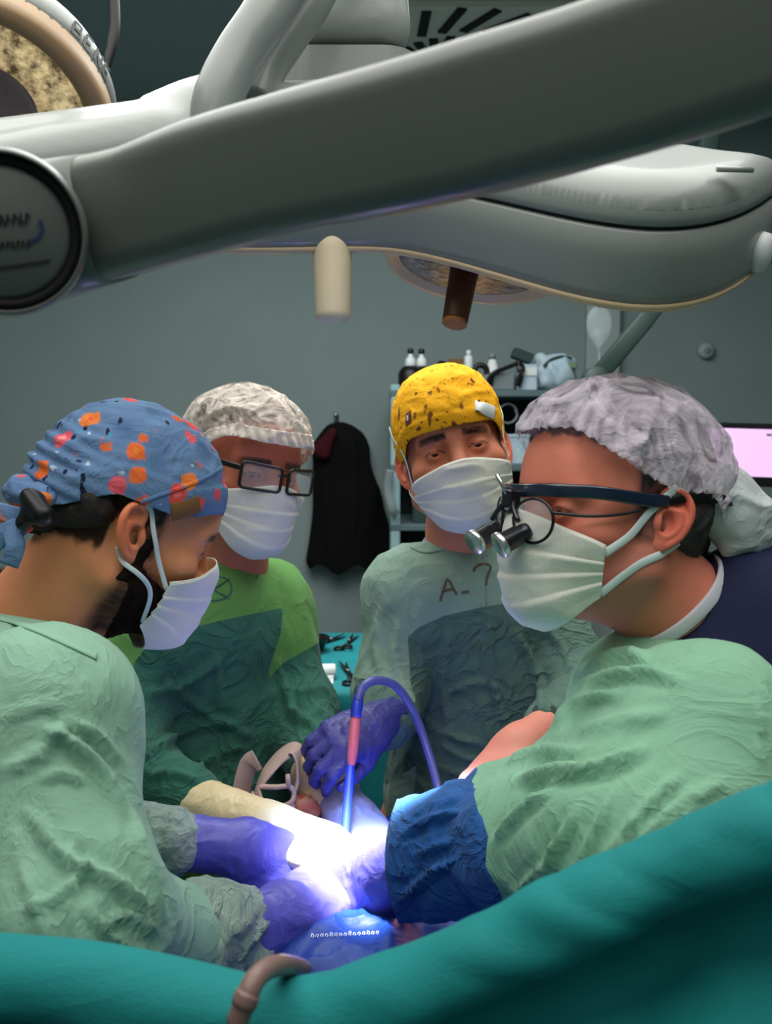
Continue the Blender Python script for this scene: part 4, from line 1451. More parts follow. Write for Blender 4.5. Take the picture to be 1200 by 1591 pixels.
# fabrics of the four gowns
def gown_mat(name, a, b, crease=.5, cs=9, **k):
    return mat(name, lin(*a), 0.85, c2=lin(*b), nscale=7, bump=0.22, bscale=420, crease=crease, cscale=cs, spec=0.2, sheen=.1, **k)
m_gA = gown_mat('sage_gown', (142, 184, 160), (134, 176, 152))
m_gD = gown_mat('mint_gown', (140, 190, 158), (132, 181, 150))
m_gB = gown_mat('green_gown', (104, 158, 84), (96, 148, 78))
m_gBd = gown_mat('dark_green_panel', (62, 116, 98), (48, 100, 86), crease=1.0, cs=14)
m_gC = gown_mat('grey_green_gown', (138, 166, 150), (130, 158, 142))
m_gCd = gown_mat('dark_grey_green_panel', (92, 122, 110), (78, 108, 98), crease=1.0, cs=14)
m_wet = gown_mat('blue_sleeve', (44, 104, 172), (32, 82, 150), crease=1.0, cs=16)
m_cuff = gown_mat('grey_cuff', (142, 162, 152), (128, 148, 140), crease=.7, cs=24)
m_navy = mat('navy_scrub', lin(20, 26, 62), 0.85, bump=0.2, bscale=400, crease=.2, cscale=8)
m_under = mat('white_undershirt', lin(206, 206, 214), 0.85, bump=.2, bscale=300)
m_hem = mat('gown_hem', lin(140, 184, 158), 0.85)
m_olive2 = mat('dark_collar', lin(44, 48, 42), 0.85)

# ================================================================== left surgeon, profile, patterned cap
HA = Head(33, 20.5, -7, 1.0, (0, 0, 0), P(189, 814, 1.09))
nA = P(24, 1000, 1.10)
wA = P(-12, 1480, 1.0)
rA = thing('person', 'bearded surgeon in patterned blue cap and sage gown, profile, bending at left', 'person', (wA[0], wA[1], 0))
gA = [cap(P(72, 1112, .88), P(92, 1112, 1.14), .072, .066, .05), cap(P(8, 1052, 1.06), P(62, 1115, .94), .052, .08, .04), cap(P(30, 1060, 1.10), P(75, 1105, 1.12), .052, .066, .04),
      cap(P(-60, 1100, 1.06), P(-50, 1230, 1.02), .09, .12, .05),
      cap(P(-14, 1180, 1.02), wA, .122, .16, .08), cap(wA, np.array([wA[0] - .02, wA[1], .42]), .16, .20, .08),
      cap(P(72, 1118, .88), P(112, 1420, .80), .076, .068, .04), cap(P(114, 1425, .80), P(262, 1462, .91), .066, .052, .04),
      cap(P(98, 1110, 1.14), P(142, 1330, 1.20), .064, .056, .04), cap(P(142, 1330, 1.20), P(196, 1308, 1.14), .055, .044, .04)]
build = {}
bA, hbA = build_body(rA, HA, nA, lin(220, 146, 104), lin(24, 18, 16), inside_body(gA) + legs(wA, fwd=(.95, .3)) + [cap(P(262, 1462, .91), P(380, 1445, .97), .026, .018), cap(P(200, 1308, 1.14), P(300, 1310, 1.135), .022, .016)],
                     neck_r=(.058, .064), beard=.9, beard_col=lin(30, 22, 18))
V, Q = sdf_mesh(gA, .0062)
V = gown_cloth(V, Q, 21, .0045, 9, (1, 1, .7))
V = folds(V, Q, [([(60, 1130), (110, 1150), (160, 1200), (200, 1275)], 9, .010), ([(100, 1120), (150, 1140), (190, 1190)], 7, .007),
                 ([(40, 1250), (100, 1330), (180, 1370), (240, 1420)], 9, .011), ([(20, 1420), (90, 1390), (150, 1330)], 7, .008),
                 ([(0, 1200), (60, 1170), (110, 1110)], 9, .006), ([(120, 1290), (110, 1360), (100, 1430)], 8, .005), ([(200, 1250), (225, 1340), (255, 1430)], 6, .008),
                 ([(150, 1440), (200, 1420), (250, 1450)], 6, .007), ([(30, 1330), (70, 1440), (90, 1500)], 10, .007), ([(130, 1400), (180, 1460), (250, 1490)], 7, .008),
                 ([(0, 1120), (50, 1100), (90, 1095)], 8, .004), ([(60, 1215), (95, 1200), (140, 1215)], 7, .006)])
goA = obj('gown', V, Q, m_gA, rA)
GA = bvh_of(V, Q)
# neckline hem, dark collar of the shirt under it
for pts, w, m, nm, o in (([(-20, 957), (20, 967), (66, 983), (110, 1003), (150, 1022)], .010, m_hem, 'neck_hem', goA),):
    r = strip_on(GA, pts, w, .002, .001)
    if r: obj(nm, *r, m, o)
pr = [cap(P(-30, 975, 1.0), P(60, 1002, .955), .035, .030, .02), cap(P(60, 1002, .955), P(128, 1032, 1.0), .030, .022, .02)]
axA = nA - HA.w1(0, -.022, -.045); axA /= np.linalg.norm(axA)
rr_, ff_, uu_ = frame(axA)
rA_c = nA - axA * .030
ring = np.array([rA_c + rr_ * .070 * math.cos(a) + uu_ * .072 * math.sin(a) for a in np.linspace(0, 2 * math.pi, 40, endpoint=False)])
shA = obj('shirt_collar', *sweep(ring, rrect(.008, .040, .003, 2), ups=axA, close=True), m_olive2, rA)
cuff(goA, [cap(P(215, 1306, 1.12), P(262, 1308, 1.11), .042, .038), ], m_cuff)
cuff(goA, [cap(P(278, 1466, .92), P(362, 1450, .975), .046, .038), ell(P(335, 1430, .95), (.034, .03, .034), k=.03)], m_cuff, amp=.011, sc=22)
# patterned cap
def cap_shader(m, base):
    t = m.node_tree; L = t.links.new
    b = t.nodes['Principled BSDF']
    tc = nd(t, 'ShaderNodeTexCoord')
    nz = nd(t, 'ShaderNodeTexNoise', i_Scale=90.0, i_Detail=2.0)
    L(tc.outputs['Object'], nz.inputs['Vector'])
    ad = nd(t, 'ShaderNodeVectorMath', operation='MULTIPLY_ADD')
    ad.inputs[1].default_value = (.010, .010, .010)
    L(nz.outputs['Color'], ad.inputs[0]); L(tc.outputs['Object'], ad.inputs[2])
    cur = None
    def layer(scale, thr, cols, soft, vec, prevcol, keep=.6, seed=0.0, stretch=None, rot=0):
        mp = nd(t, 'ShaderNodeMapping'); mp.inputs['Location'].default_value = (seed, seed * .7, seed * 1.3)
        if stretch: mp.inputs['Scale'].default_value = stretch
        mp.inputs['Rotation'].default_value = (rot, rot * .6, rot * 1.3)
        L(vec, mp.inputs['Vector'])
        v = nd(t, 'ShaderNodeTexVoronoi', i_Scale=scale, i_Randomness=.75)
        L(mp.outputs[0], v.inputs['Vector'])
        r = nd(t, 'ShaderNodeMapRange'); r.inputs['From Min'].default_value = thr; r.inputs['From Max'].default_value = thr - soft
        L(v.outputs['Distance'], r.inputs['Value'])
        sx = nd(t, 'ShaderNodeSeparateColor'); L(v.outputs['Color'], sx.inputs[0])
        g = nd(t, 'ShaderNodeMath', operation='LESS_THAN'); g.inputs[1].default_value = keep
        L(sx.outputs[1], g.inputs[0])
        mu = nd(t, 'ShaderNodeMath', operation='MULTIPLY'); L(r.outputs[0], mu.inputs[0]); L(g.outputs[0], mu.inputs[1])
        cr = nd(t, 'ShaderNodeValToRGB'); cr.color_ramp.interpolation = 'CONSTANT'
        e = cr.color_ramp.elements
        for i, c in enumerate(cols):
            if i < 2: el = e[i]; el.position = i / len(cols)
            else: el = e.new(i / len(cols))
            el.color = (*c, 1)
        L(sx.outputs[0], cr.inputs[0])
        x = nd(t, 'ShaderNodeMix', data_type='RGBA'); L(mu.outputs[0], x.inputs['Factor'])
        if isinstance(prevcol, tuple): x.inputs['A'].default_value = (*prevcol, 1)
        else: L(prevcol, x.inputs['A'])
        L(cr.outputs[0], x.inputs['B'])
        return x.outputs['Result']
    base(layer, tc.outputs['Object'], ad.outputs[0], lambda c: L(c, b.inputs['Base Color']))
m_capA = mat('patterned_cap_cloth', lin(84, 116, 160), 0.85, bump=.2, bscale=500, crease=.35, cscale=14, spec=.2)
def capA(layer, v0, v1, fin):
    c = layer(26, .55, [lin(78, 108, 150), lin(100, 132, 172), lin(92, 122, 160)], .5, v1, lin(98, 128, 166), keep=.9, seed=3.1)
    c = layer(75, .26, [lin(26, 34, 60), lin(30, 36, 66)], .06, v1, c, keep=.40, seed=1.3, stretch=(1, .9, .14), rot=.7)
    c = layer(60, .22, [lin(180, 196, 210), lin(60, 150, 170)], .08, v1, c, keep=.42, seed=5.2)
    c = layer(31, .38, [lin(226, 108, 52), lin(224, 84, 74), lin(230, 128, 62), lin(222, 92, 104)], .06, v1, c, keep=.85, seed=.4)
    c = layer(31, .18, [lin(240, 150, 60), lin(236, 130, 140), lin(226, 84, 60), lin(240, 150, 150)], .10, v1, c, keep=.85, seed=.4)
    fin(c)
cap_shader(m_capA, capA)
CAPA = [ell((0, -.008, .044), (.083, .099, .095)), ell((0, -.050, .028), (.070, .058, .062), k=.04), ell((0, .02, .05), (.074, .074, .07), k=.03)]
edgeA = lambda l: l[:, 2] - (.030 + .02 * smooth01(l[:, 1], .02, .09) - .036 * smooth01(-l[:, 1], .035, .10))
def pullA(V, s):
    a = np.arctan2(V[:, 0], -(V[:, 1] + .02))
    g = np.exp(-(np.hypot(V[:, 1] + .115, V[:, 2] - .01) / .06) ** 2)
    return g * .004 * np.sin(V[:, 2] * 420 + a * 3)
v, t = cap_mesh(HA, CAPA, edgeA, amp=.0030, sc=26, seed=31, bandw=.034, band=.0028, pull=pullA)
cpA = obj('cap', HA.w(v), t, m_capA, rA, solid=.0015)
# knot and tails at the back
kp = HA.w1(0.012, -.116, -.004)
V, Q = sdf_mesh([ell(kp, (.016, .014, .015)), cap(HA.w1(.05, -.10, .0), kp, .012, .011, .012), cap(HA.w1(-.05, -.10, .0), kp, .012, .011, .012)], .003)
V = gown_cloth(V, Q, 8, .003, 60)
knA = obj('cap_knot', V, Q, m_capA, cpA)
for pts in ([P(40, 805, .985), P(18, 800, .98), P(-6, 795, .975), P(-22, 802, .975)], [P(42, 812, .985), P(22, 828, .975), P(24, 850, .97), P(14, 878, .972)], [P(40, 812, .985), P(14, 824, .975), P(-6, 842, .975), P(-20, 850, .98)]):
    obj('tail', *sweep(catmull(pts, 6), rrect(.019, .005, .0024, 2), ups=np.array([.3, -1, .25])), m_capA, knA)
V, Q = sdf_mesh([cap(P(44, 772, .975), P(66, 800, .965), .009, .012, .01), cap(P(58, 778, .98), P(36, 812, .97), .008, .008, .01)], .003)
obj('tie_band', V, Q, m_blkpl, cpA)
CB = bvh_of(HA.w(v), t)
r = strip_on(CB, [(266, 796), (290, 790), (309, 782)], .020, .0012, .0015)
if r: obj('care_label', *r, mat('brown_label', lin(120, 84, 42), .8), cpA)
r = strip_on(CB, [(84, 812), (130, 806), (200, 786), (270, 762), (320, 742), (348, 724)], .0045, .0012, .0008)
if r: obj('band_seam', *r, m_capA, cpA)
# hair at the nape
HAIR_A = mat('dark_hair', lin(26, 20, 18), .7, c2=lin(40, 30, 26), nscale=60, bump=.8, bscale=300, stretch=(1, 1, .4))
hp = [cap((.058, -.052, .012), (.0, -.088, -.014), .024, .026, .02), cap((-.058, -.052, .012), (.0, -.088, -.014), .024, .026, .02)]
V, Q = sdf_mesh(hp, .003)
obj('hair', HA.w(V + vnormals(V, Q) * (.003 * ridge(V * 90, 4))[:, None]), Q, HAIR_A, rA)
mkA, G = build_mask(rA, HA, seed=5, phi=68, side=(4, -44), bot=-64)
# full dark beard along the jaw
V, Q = sdf_mesh(head_prims() + [cap((0, -.022, -.045), HA.l(nA)[0], .058, .064, .03), cap((0, .02, -.085), HA.l(nA)[0] * .75 + np.array([0, .01, 0]), .036, .045, .035)], .003)
N = vnormals(V, Q)
x, y, z = V.T
nz = fbm(V * 70, 3, 8) - .5
fld = np.minimum.reduce([-.036 - .50 * np.clip(y - .015, 0, .04) - z, y - .004 + .25 * (z + .05), z + .150 - .25 * (y - .03)]) + .008 * nz
side_b = np.minimum.reduce([.009 - np.abs(y - .010 - .2 * (z + .02)), -.004 - z, z + .06, np.abs(x) - .05]) + .004 * nz
fld = np.maximum(fld, side_b)
(v, t), _ = clip(V + N * (np.clip(fld * .35, -.001, .0035) + .0016 * ridge(V * 160, 3))[:, None], Q, fld)
obj('beard', HA.w(v), t, mat('beard_hair', lin(24, 17, 14), .9, c2=lin(40, 28, 22), nscale=110, bump=1.0, bscale=420, spec=.05), rA)
nv, nu = G.shape[:2]
cT, cB = HA.w1(*G[int(nv * .12), -1]), HA.w1(*G[int(nv * .9), -1])
outA = HA.dirw((1, .1, 0))
strap(mkA, HA, [cT, HA.w1(.074, .030, -.022), HA.w1(.0775, .012, .002), HA.w1(.080, .0, .026), HA.w1(.083, -.016, .030)], .0055, ups=outA, lift=.0058)
strap(mkA, HA, [cB, HA.w1(.070, .034, -.064), HA.w1(.0745, .012, -.048), HA.w1(.0775, -.008, -.036), HA.w1(.0825, -.020, -.022)], .0055, ups=outA, lift=.0058)
for ss in (-1,):
    cT2, cB2 = HA.w1(*G[int(nv * .12), 0]), HA.w1(*G[int(nv * .9), 0])
    strap(mkA, HA, [cT2, HA.w1(-.0775, .012, .002), HA.w1(-.083, -.016, .030)], .0055, ups=-outA)
    strap(mkA, HA, [cB2, HA.w1(-.0745, .012, -.048), HA.w1(-.0825, -.020, -.022)], .0055, ups=-outA)
# gloved hands
upv = np.array([0, -.15, 1.0])
wl = P(376, 1312, 1.135)
glove(rA, 'glove', hand_prims(wl, P(474, 1372, 1.145) - wl, np.array([.0, -.85, .55]), 1, curl=(0, 24, 26, 30, 34), fore=(P(292, 1309, 1.125), .033), thumb=(20, 20), pr=1.1), m_glove)
wr_ = P(436, 1424, 1.02)
glove(rA, 'glove', hand_prims(wr_, P(520, 1372, 1.10) - wr_, np.array([-.15, -.55, .8]), -1, curl=(0, 30, 32, 32, 34), fore=(P(385, 1452, .985), .037), thumb=(28, 22), L=1.05, pr=1.15), m_glove)

# ================================================================== right surgeon, profile, hair net and loupes
HD = Head(203, -3, 1.5, .97, (0, 0, 0), P(953, 800, 1.0))
nD = P(1085, 985, 1.03)
wD = P(1290, 1480, 1.0)
rD = thing('person', 'surgeon with loupes, white hair net and mint gown leaning in at right', 'person', (wD[0], wD[1], 0))
gD = [cap(P(1095, 1158, .85), P(1015, 1105, 1.12), .084, .064, .04), cap(P(1045, 1082, 1.0), P(1205, 1235, .98), .064, .11, .04), cap(P(985, 1090, 1.02), P(1010, 1180, .95), .065, .095, .05),
      cap(P(1245, 1300, 1.0), wD, .15, .18, .06), cap(wD, np.array([wD[0] + .03, wD[1], .42]), .18, .20, .08),
      cap(P(1090, 1170, .85), P(1010, 1320, .80), .086, .082, .05), cap(P(1010, 1315, .80), P(760, 1312, .95), .086, .062, .05), cap(P(890, 1250, .93), P(800, 1250, .99), .05, .04, .05),
      cap(P(1000, 1080, 1.12), P(930, 1230, 1.2), .07, .06, .04), cap(P(930, 1230, 1.2), P(790, 1300, 1.14), .058, .05, .04)]
bD, hbD = build_body(rD, HD, nD, lin(216, 130, 106), lin(52, 50, 54), inside_body(gD) + legs(wD, fwd=(-1, .1)) + [cap(P(760, 1315, .95), P(680, 1328, .99), .03, .02)], neck_r=(.060, .066), beard=.30, beard_col=lin(120, 104, 100))
V, Q = sdf_mesh(gD, .0062)
V = gown_cloth(V, Q, 41, .0042, 9, (1, 1, 1))
V = folds(V, Q, [([(900, 1050), (960, 1020), (1010, 1020)], 8, .010), ([(890, 1085), (930, 1055), (1000, 1045), (1060, 1060)], 7, .010), ([(860, 1130), (900, 1090), (960, 1075)], 7, .008),
                 ([(800, 1215), (870, 1200), (940, 1190), (1010, 1160)], 9, .011), ([(790, 1190), (830, 1170), (900, 1165)], 7, .008), ([(770, 1310), (800, 1270), (860, 1220)], 6, .008),
                 ([(880, 1380), (920, 1300), (960, 1220)], 6, .006), ([(840, 1390), (870, 1310), (900, 1250)], 6, .006), ([(930, 1350), (1000, 1260), (1060, 1200)], 8, .007),
                 ([(960, 1340), (1040, 1260), (1110, 1215)], 7, .006), ([(800, 1390), (850, 1340), (880, 1290)], 6, .007), ([(1020, 1310), (1080, 1250), (1130, 1210)], 7, .005), ([(900, 1140), (960, 1120), (1040, 1110)], 10, .005),
                 ([(1190, 1030), (1185, 1100), (1180, 1200)], 4, .003)])
sleeve_cut = None
edge_px = [(742, 1180), (735, 1215), (746, 1262), (762, 1300), (752, 1345), (782, 1400), (770, 1450), (500, 1480), (480, 1180)]
s = poly_sd(proj(V)[:, :2], edge_px)
s = np.where(V[:, 1] < 1.2, s, -np.abs(s) - 5)
(v1, t1), (v0, t0_) = clip(V, Q, s + 5 * (ridge(V * 40, 3) - .4))
goD = obj('gown', v0, t0_, m_gD, rD)
sl = [cap(P(772, 1312, .945), P(560, 1346, 1.04), .064, .054, .03)]
V2, Q2 = sdf_mesh(sl, .0045)
V2 = gown_cloth(V2, Q2, 5, .007, 15, (1, 1, 1))
V2 = folds(V2, Q2, [([(620, 1400), (680, 1350), (735, 1320)], 6, .010), ([(620, 1300), (680, 1270), (740, 1260)], 6, .008), ([(690, 1340), (720, 1370), (760, 1390)], 5, .007), ([(640, 1330), (690, 1310), (740, 1300)], 5, .006)])
sx = proj(V2)[:, :2]
(V2, Q2), _ = clip(V2, Q2, sx[:, 0] - (598 + .0022 * (sx[:, 1] - 1335) ** 2 * np.sign(1)))
slD = obj('sleeve_guard', np.concatenate([V2, v1]), [tris(Q2), t1 + len(V2)] if len(t1) else [tris(Q2)], m_wet, goD, solid=.0016)
GD = bvh_of(V, Q)
for pts, w, nm in (([(925, 985), (965, 968), (1020, 962), (1085, 964), (1130, 985), (1200, 1018), (1230, 1030)], .009, 'neck_hem'),):
    r = strip_on(GD, pts, w, .0022, .0012)
    if r: obj(nm, *r, m_gD, goD)
r = strip_on(GD, [(1080, 962), (1092, 966), (1106, 976)], .014, .003, .003)
if r: obj('neck_tie', *r, m_gD, goD)
V, Q = sdf_mesh([cap(P(1100, 1000, 1.03), P(1175, 965, 1.02), .064, .074, .03), cap(P(1175, 965, 1.02), P(1265, 1040, 1.0), .074, .095, .04), cap(P(1110, 1020, 1.02), P(1120, 1060, 1.0), .07, .07, .04)], .006)
V = gown_cloth(V, Q, 14, .003, 9)
scD = obj('scrub_top', V, Q, m_navy, rD)
V, Q = sdf_mesh([cap(P(1092, 935, .985), P(1140, 865, 1.0), .058, .030, .02)], .005)
# undershirt collar: a ring round the neck
ax = nD - HD.w1(0, -.022, -.045); ax /= np.linalg.norm(ax)
rr_, ff_, uu_ = frame(ax)
cN = nD - ax * .050
ring = np.array([cN + rr_ * .0655 * math.cos(a) + uu_ * .067 * math.sin(a) for a in np.linspace(0, 2 * math.pi, 40, endpoint=False)])
obj('undershirt_collar', *sweep(ring, rrect(.005, .014, .002, 2), ups=ax, close=True), m_under, scD)
# nape hair
V, Q = sdf_mesh([cap((-.060, -.050, .012), (.0, -.088, -.024), .023, .027, .02), cap((.060, -.050, .012), (.0, -.088, -.024), .023, .027, .02), cap((-.058, -.045, -.01), (-.03, -.07, -.045), .018, .016, .02)], .003)
obj('hair', HD.w(V + vnormals(V, Q) * (.003 * ridge(V * 90, 4))[:, None]), Q, mat('dark_grey_hair', lin(44, 40, 40), .7, c2=lin(64, 60, 60), nscale=60, bump=.8, bscale=300), rD)
# hair net
def net_mat(name, c, lo, hi, sc=16):
    m = mat(name, lin(*c), .8, crease=.5, cscale=sc, spec=.2)
    t = m.node_tree; L = t.links.new; b = t.nodes['Principled BSDF']
    tc = nd(t, 'ShaderNodeTexCoord')
    n = nd(t, 'ShaderNodeTexNoise', i_Scale=sc * 1.1, i_Detail=5.0, i_Distortion=2.0, i_Roughness=.6)
    L(tc.outputs['Object'], n.inputs['Vector'])
    r = nd(t, 'ShaderNodeMapRange'); r.inputs['From Min'].default_value = .36; r.inputs['From Max'].default_value = .66
    r.inputs['To Min'].default_value = lo; r.inputs['To Max'].default_value = hi
    L(n.outputs['Fac'], r.inputs['Value']); L(r.outputs[0], b.inputs['Alpha'])
    return m
m_netD = net_mat('white_net', (226, 216, 228), .12, .84)
m_netB = net_mat('sheer_net', (236, 224, 212), .04, .62, 20)
m_hemw = mat('net_hem', lin(236, 224, 214), .85, crease=.3, cscale=30, alpha=.86)
hsk = [ell((0, -.016, .046), (.0775, .100, .090))]
def skull_hair(hd, root, edge, m, rad=0.0):
    V, Q = sdf_mesh(hsk, .0034)
    V = V + vnormals(V, Q) * (.003 * (ridge(V * np.array([70, 25, 70]), 12) - .4))[:, None]
    (v, t), _ = clip(V, Q, edge(V))
    obj('hair', hd.w(v), t, m, root)
m_hairD = mat('grey_hair', lin(70, 66, 76), .7, c2=lin(96, 90, 98), nscale=40, bump=.6, bscale=200)
m_hairB = mat('grey_brown_hair', lin(104, 96, 86), .7, c2=lin(70, 62, 56), nscale=40, bump=.6, bscale=200)
skull_hair(HD, rD, lambda l: l[:, 2] - (.035 + .75 * (l[:, 1] + .01)), m_hairD)
NETD = [ell((0, -.012, .058), (.088, .108, .092)), ell((0, -.060, .030), (.078, .062, .066), k=.04), ell((0, .052, .082), (.062, .050, .045), k=.03)]
edgeD = lambda l: l[:, 2] - (.030 - .002 + .054 * np.clip((l[:, 1] + .012) / .100, 0, 1) ** 1.35 - .042 * smooth01(-l[:, 1], .04, .11)) - .0012 * np.sin(np.arctan2(l[:, 0], l[:, 1]) * 60)
def pullN(V, s):
    a = np.arctan2(V[:, 0], V[:, 1])
    return .0022 * np.sin(a * 46 + 3 * np.sin(V[:, 2] * 60)) * (1 - smooth01(s, .0, .05)) + .0025 * (1 - smooth01(s, 0, .014))
v, t = cap_mesh(HD, NETD, edgeD, amp=.0065, sc=16, seed=61, pull=pullN)
ntD = obj('hair_net', HD.w(v), t, m_netD, rD, solid=.0006)
# gathered tail of the net behind
V, Q = sdf_mesh([cap(P(1062, 770, .975), P(1120, 775, 1.0), .016, .026, .02), cap(P(1120, 775, 1.0), P(1160, 818, 1.01), .030, .026, .03), cap(P(1112, 762, 1.0), P(1185, 822, 1.02), .018, .016, .02), cap(P(1150, 800, 1.0), P(1140, 845, 1.0), .02, .012, .03)], .0036)
V = gown_cloth(V, Q, 3, .006, 22)
obj('net_tail', V, Q, mat('tail_cloth', lin(200, 208, 208), .8, crease=.4, cscale=18), ntD)
# mask
mkD, G = build_mask(rD, HD, seed=9, pleat=.0036, crump=.002, phi=62)
nv, nu = G.shape[:2]
outD = HD.dirw((-1, .1, 0))
cT, cB = HD.w1(*G[int(nv * .10), 0]), HD.w1(*G[int(nv * .92), 0])
strap(mkD, HD, [cT, HD.w1(-.0735, .032, -.020), HD.w1(-.078, .012, .006), HD.w1(-.084, -.014, .031)], .008, ups=outD, th=.0014)
strap(mkD, HD, [cB, HD.w1(-.0695, .034, -.066), HD.w1(-.074, .012, -.048), HD.w1(-.0775, -.008, -.036), HD.w1(-.0825, -.020, -.024)], .008, ups=outD, th=.0014)
cT, cB = HD.w1(*G[int(nv * .10), -1]), HD.w1(*G[int(nv * .92), -1])
strap(mkD, HD, [cT, HD.w1(.0775, .012, .004), HD.w1(.084, -.014, .031)], .008, ups=-outD, th=.0014)
strap(mkD, HD, [cB, HD.w1(.0745, .012, -.048), HD.w1(.0825, -.020, -.024)], .008, ups=-outD, th=.0014)
# spectacles with loupes
m_bar = mat('blue_black_frame', lin(20, 34, 54), .25, spec=.6, coat=.5)
m_lensg = mat('spectacle_lens', lin(220, 224, 226), .05, alpha=.16, spec=.7)
m_chrome = mat('loupe_metal', lin(70, 72, 76), .3, metal=.9)
m_chrome2 = mat('bright_metal', lin(214, 214, 210), .25, metal=.9)
m_frame = mat('dark_frame', lin(20, 14, 14), .3, spec=.6)
lg = thing_glD = obj('loupe_glasses', *sweep(HD.w(catmull([(.074, .02, .016), (.072, .07, .020), (.050, .106, .020), (0, .118, .019), (-.050, .106, .020), (-.072, .07, .020), (-.080, .02, .016), (-.0805, -.006, .016)], 8)), rrect(.005, .013, .0022, 2), ups=HD.dirw((0, 0, 1))), m_bar, rD)
for s in (-1, 1):
    c = np.array([s * .033, .119, -.010])
    loop = []
    for a in np.linspace(0, 2 * math.pi, 36, endpoint=False):
        x, z = .024 * math.cos(a), .021 * math.sin(a) - (.004 if math.sin(a) < 0 else 0) * abs(math.sin(a))
        loop.append(c + np.array([x * .92, -abs(s * x + .0) * .0 - (s * x) * .38, z]))
    loop = HD.w(np.array(loop))
    obj('rim', *tube(loop, .0016, 8, close=True), m_frame, lg)
    ce = loop.mean(0); nl_ = HD.dirw((s * .35, .93, 0))
    V = np.concatenate([loop, [ce + nl_ * .001]])
    obj('lens', V, [(i, (i + 1) % 36, 36) for i in range(36)], m_lensg, lg, solid=.001)
    obj('temple', *tube(HD.w(catmull([(s * .054, .111, -.002), (s * .071, .075, -.003), (s * .0765, .03, .004), (s * .081, -.004, .020)], 6)), .0016, 8), m_frame, lg)
    # telescopes
    t0v = np.array([s * .030, .122, -.020]); tv = np.array([-s * .10, .86, -.50]); tv /= np.linalg.norm(tv)
    q = HD.w1(*t0v); dv = HD.dirw(tv)
    obj('telescope', *lathe(q, dv, [(0, 0), (.0075, 0), (.0085, .004), (.0085, .010), (.010, .012), (.0105, .026), (.0125, .029), (.0125, .034), (.011, .0345), (.0105, .033), (0, .033)], 24), m_chrome, lg)
    obj('end_ring', *lathe(q + dv * .029, dv, [(.0125, 0), (.0133, .001), (.0133, .005), (.0120, .006)], 24), m_chrome2, lg)
    obj('mount_arm', *tube(HD.w(catmull([(0, .121, .012), (s * .012, .130, .002), (s * .026, .132, -.012)], 5)), .0026, 8), m_chrome, lg)
obj('hinge_block', *box(HD.w1(0, .126, .010), (.016, .014, .018), R=HD.M, bev=.002), m_chrome, lg, smooth=False)
obj('lever', *tube(HD.w([(0, .130, .012), (0.004, .142, .034)]), .0022, 8), m_chrome2, lg)
obj('bridge', *tube(HD.w([(-.010, .123, -.004), (0, .126, -.001), (.010, .123, -.004)]), .0018, 8), m_frame, lg)
obj('head_strap', *sweep(HD.w(catmull([(-.0805, -.004, .016), (-.086, -.03, .022), (-.084, -.07, .022), (-.06, -.115, .018), (0, -.142, .014)], 6)), rrect(.003, .010, .0012, 1), ups=HD.dirw((0, 0, 1))), m_blkpl, lg)
# his gloved left hand
wD2 = P(606, 1346, 1.05)
glove(rD, 'glove', hand_prims(wD2, P(535, 1388, 1.09) - wD2, np.array([-.1, -.75, .65]), -1, curl=(0, 34, 36, 38, 40), fore=(P(650, 1332, 1.02), .036), thumb=(28, 25), L=1.0, pr=1.1), m_glove)

# ================================================================== back left surgeon, three-quarter view, net and glasses
HB = Head(-53, 9, 5.5, .98, (0, 0, 0), P(376, 731, 1.47))
nB = P(352, 925, 1.55)
wB = P(300, 1260, 1.55)
rB = thing('person', 'surgeon with black glasses, sheer hair net and bright green gown, second from left', 'person', (wB[0], wB[1], 0))
gB = [cap(P(215, 1000, 1.42), P(415, 935, 1.60), .065, .060, .05), cap(P(340, 920, 1.52), P(400, 950, 1.58), .055, .065, .05), cap(P(330, 920, 1.5), P(240, 985, 1.44), .055, .068, .05),
      cap(P(325, 1010, 1.53), wB, .115, .145, .08), cap(wB, np.array([wB[0], wB[1], .42]), .145, .18, .08),
      cap(P(418, 945, 1.58), P(462, 1110, 1.52), .062, .056, .04), cap(P(462, 1110, 1.52), P(500, 1205, 1.40), .055, .042, .04),
      cap(P(200, 1010, 1.42), P(190, 1180, 1.34), .064, .056, .04), cap(P(190, 1185, 1.34), P(298, 1240, 1.29), .052, .042, .04)]
bB, hbB = build_body(rB, HB, nB, lin(200, 116, 92), lin(70, 60, 54), inside_body(gB) + legs(wB, fwd=(.6, -.8)) + [cap(P(298, 1240, 1.29), P(360, 1268, 1.24), .026, .018), cap(P(500, 1205, 1.40), P(540, 1262, 1.34), .032, .025)], neck_r=(.056, .062))
V, Q = sdf_mesh(gB, .0068)
V = gown_cloth(V, Q, 71, .005, 10)
V = folds(V, Q, [([(230, 1170), (300, 1130), (380, 1120)], 6, .010), ([(225, 1080), (290, 1060), (350, 1020)], 6, .008), ([(250, 1050), (310, 1100), (400, 1150)], 6, .007), ([(200, 1100), (225, 1150), (235, 1190)], 5, .008),
                 ([(330, 1000), (340, 1060), (345, 1120)], 6, .006), ([(430, 1020), (450, 1090), (470, 1130)], 6, .009), ([(440, 1100), (480, 1120), (505, 1150)], 5, .008), ([(225, 1205), (270, 1200), (310, 1215)], 5, .007), ([(300, 1200), (340, 1170), (400, 1160)], 5, .006)])
pr2 = proj(V)[:, :2]
front = V[:, 1]
bib = [(208, 1030), (232, 1000), (262, 984), (340, 965), (440, 944), (436, 985), (415, 1050), (412, 1085), (455, 1110), (470, 1300), (200, 1300), (204, 1120)]
arm = [(400, 1075), (440, 1030), (520, 985), (560, 1100), (540, 1260), (440, 1260), (425, 1150)]
arm2 = [(150, 1105), (195, 1115), (215, 1120), (235, 1190), (330, 1190), (340, 1300), (140, 1300)]
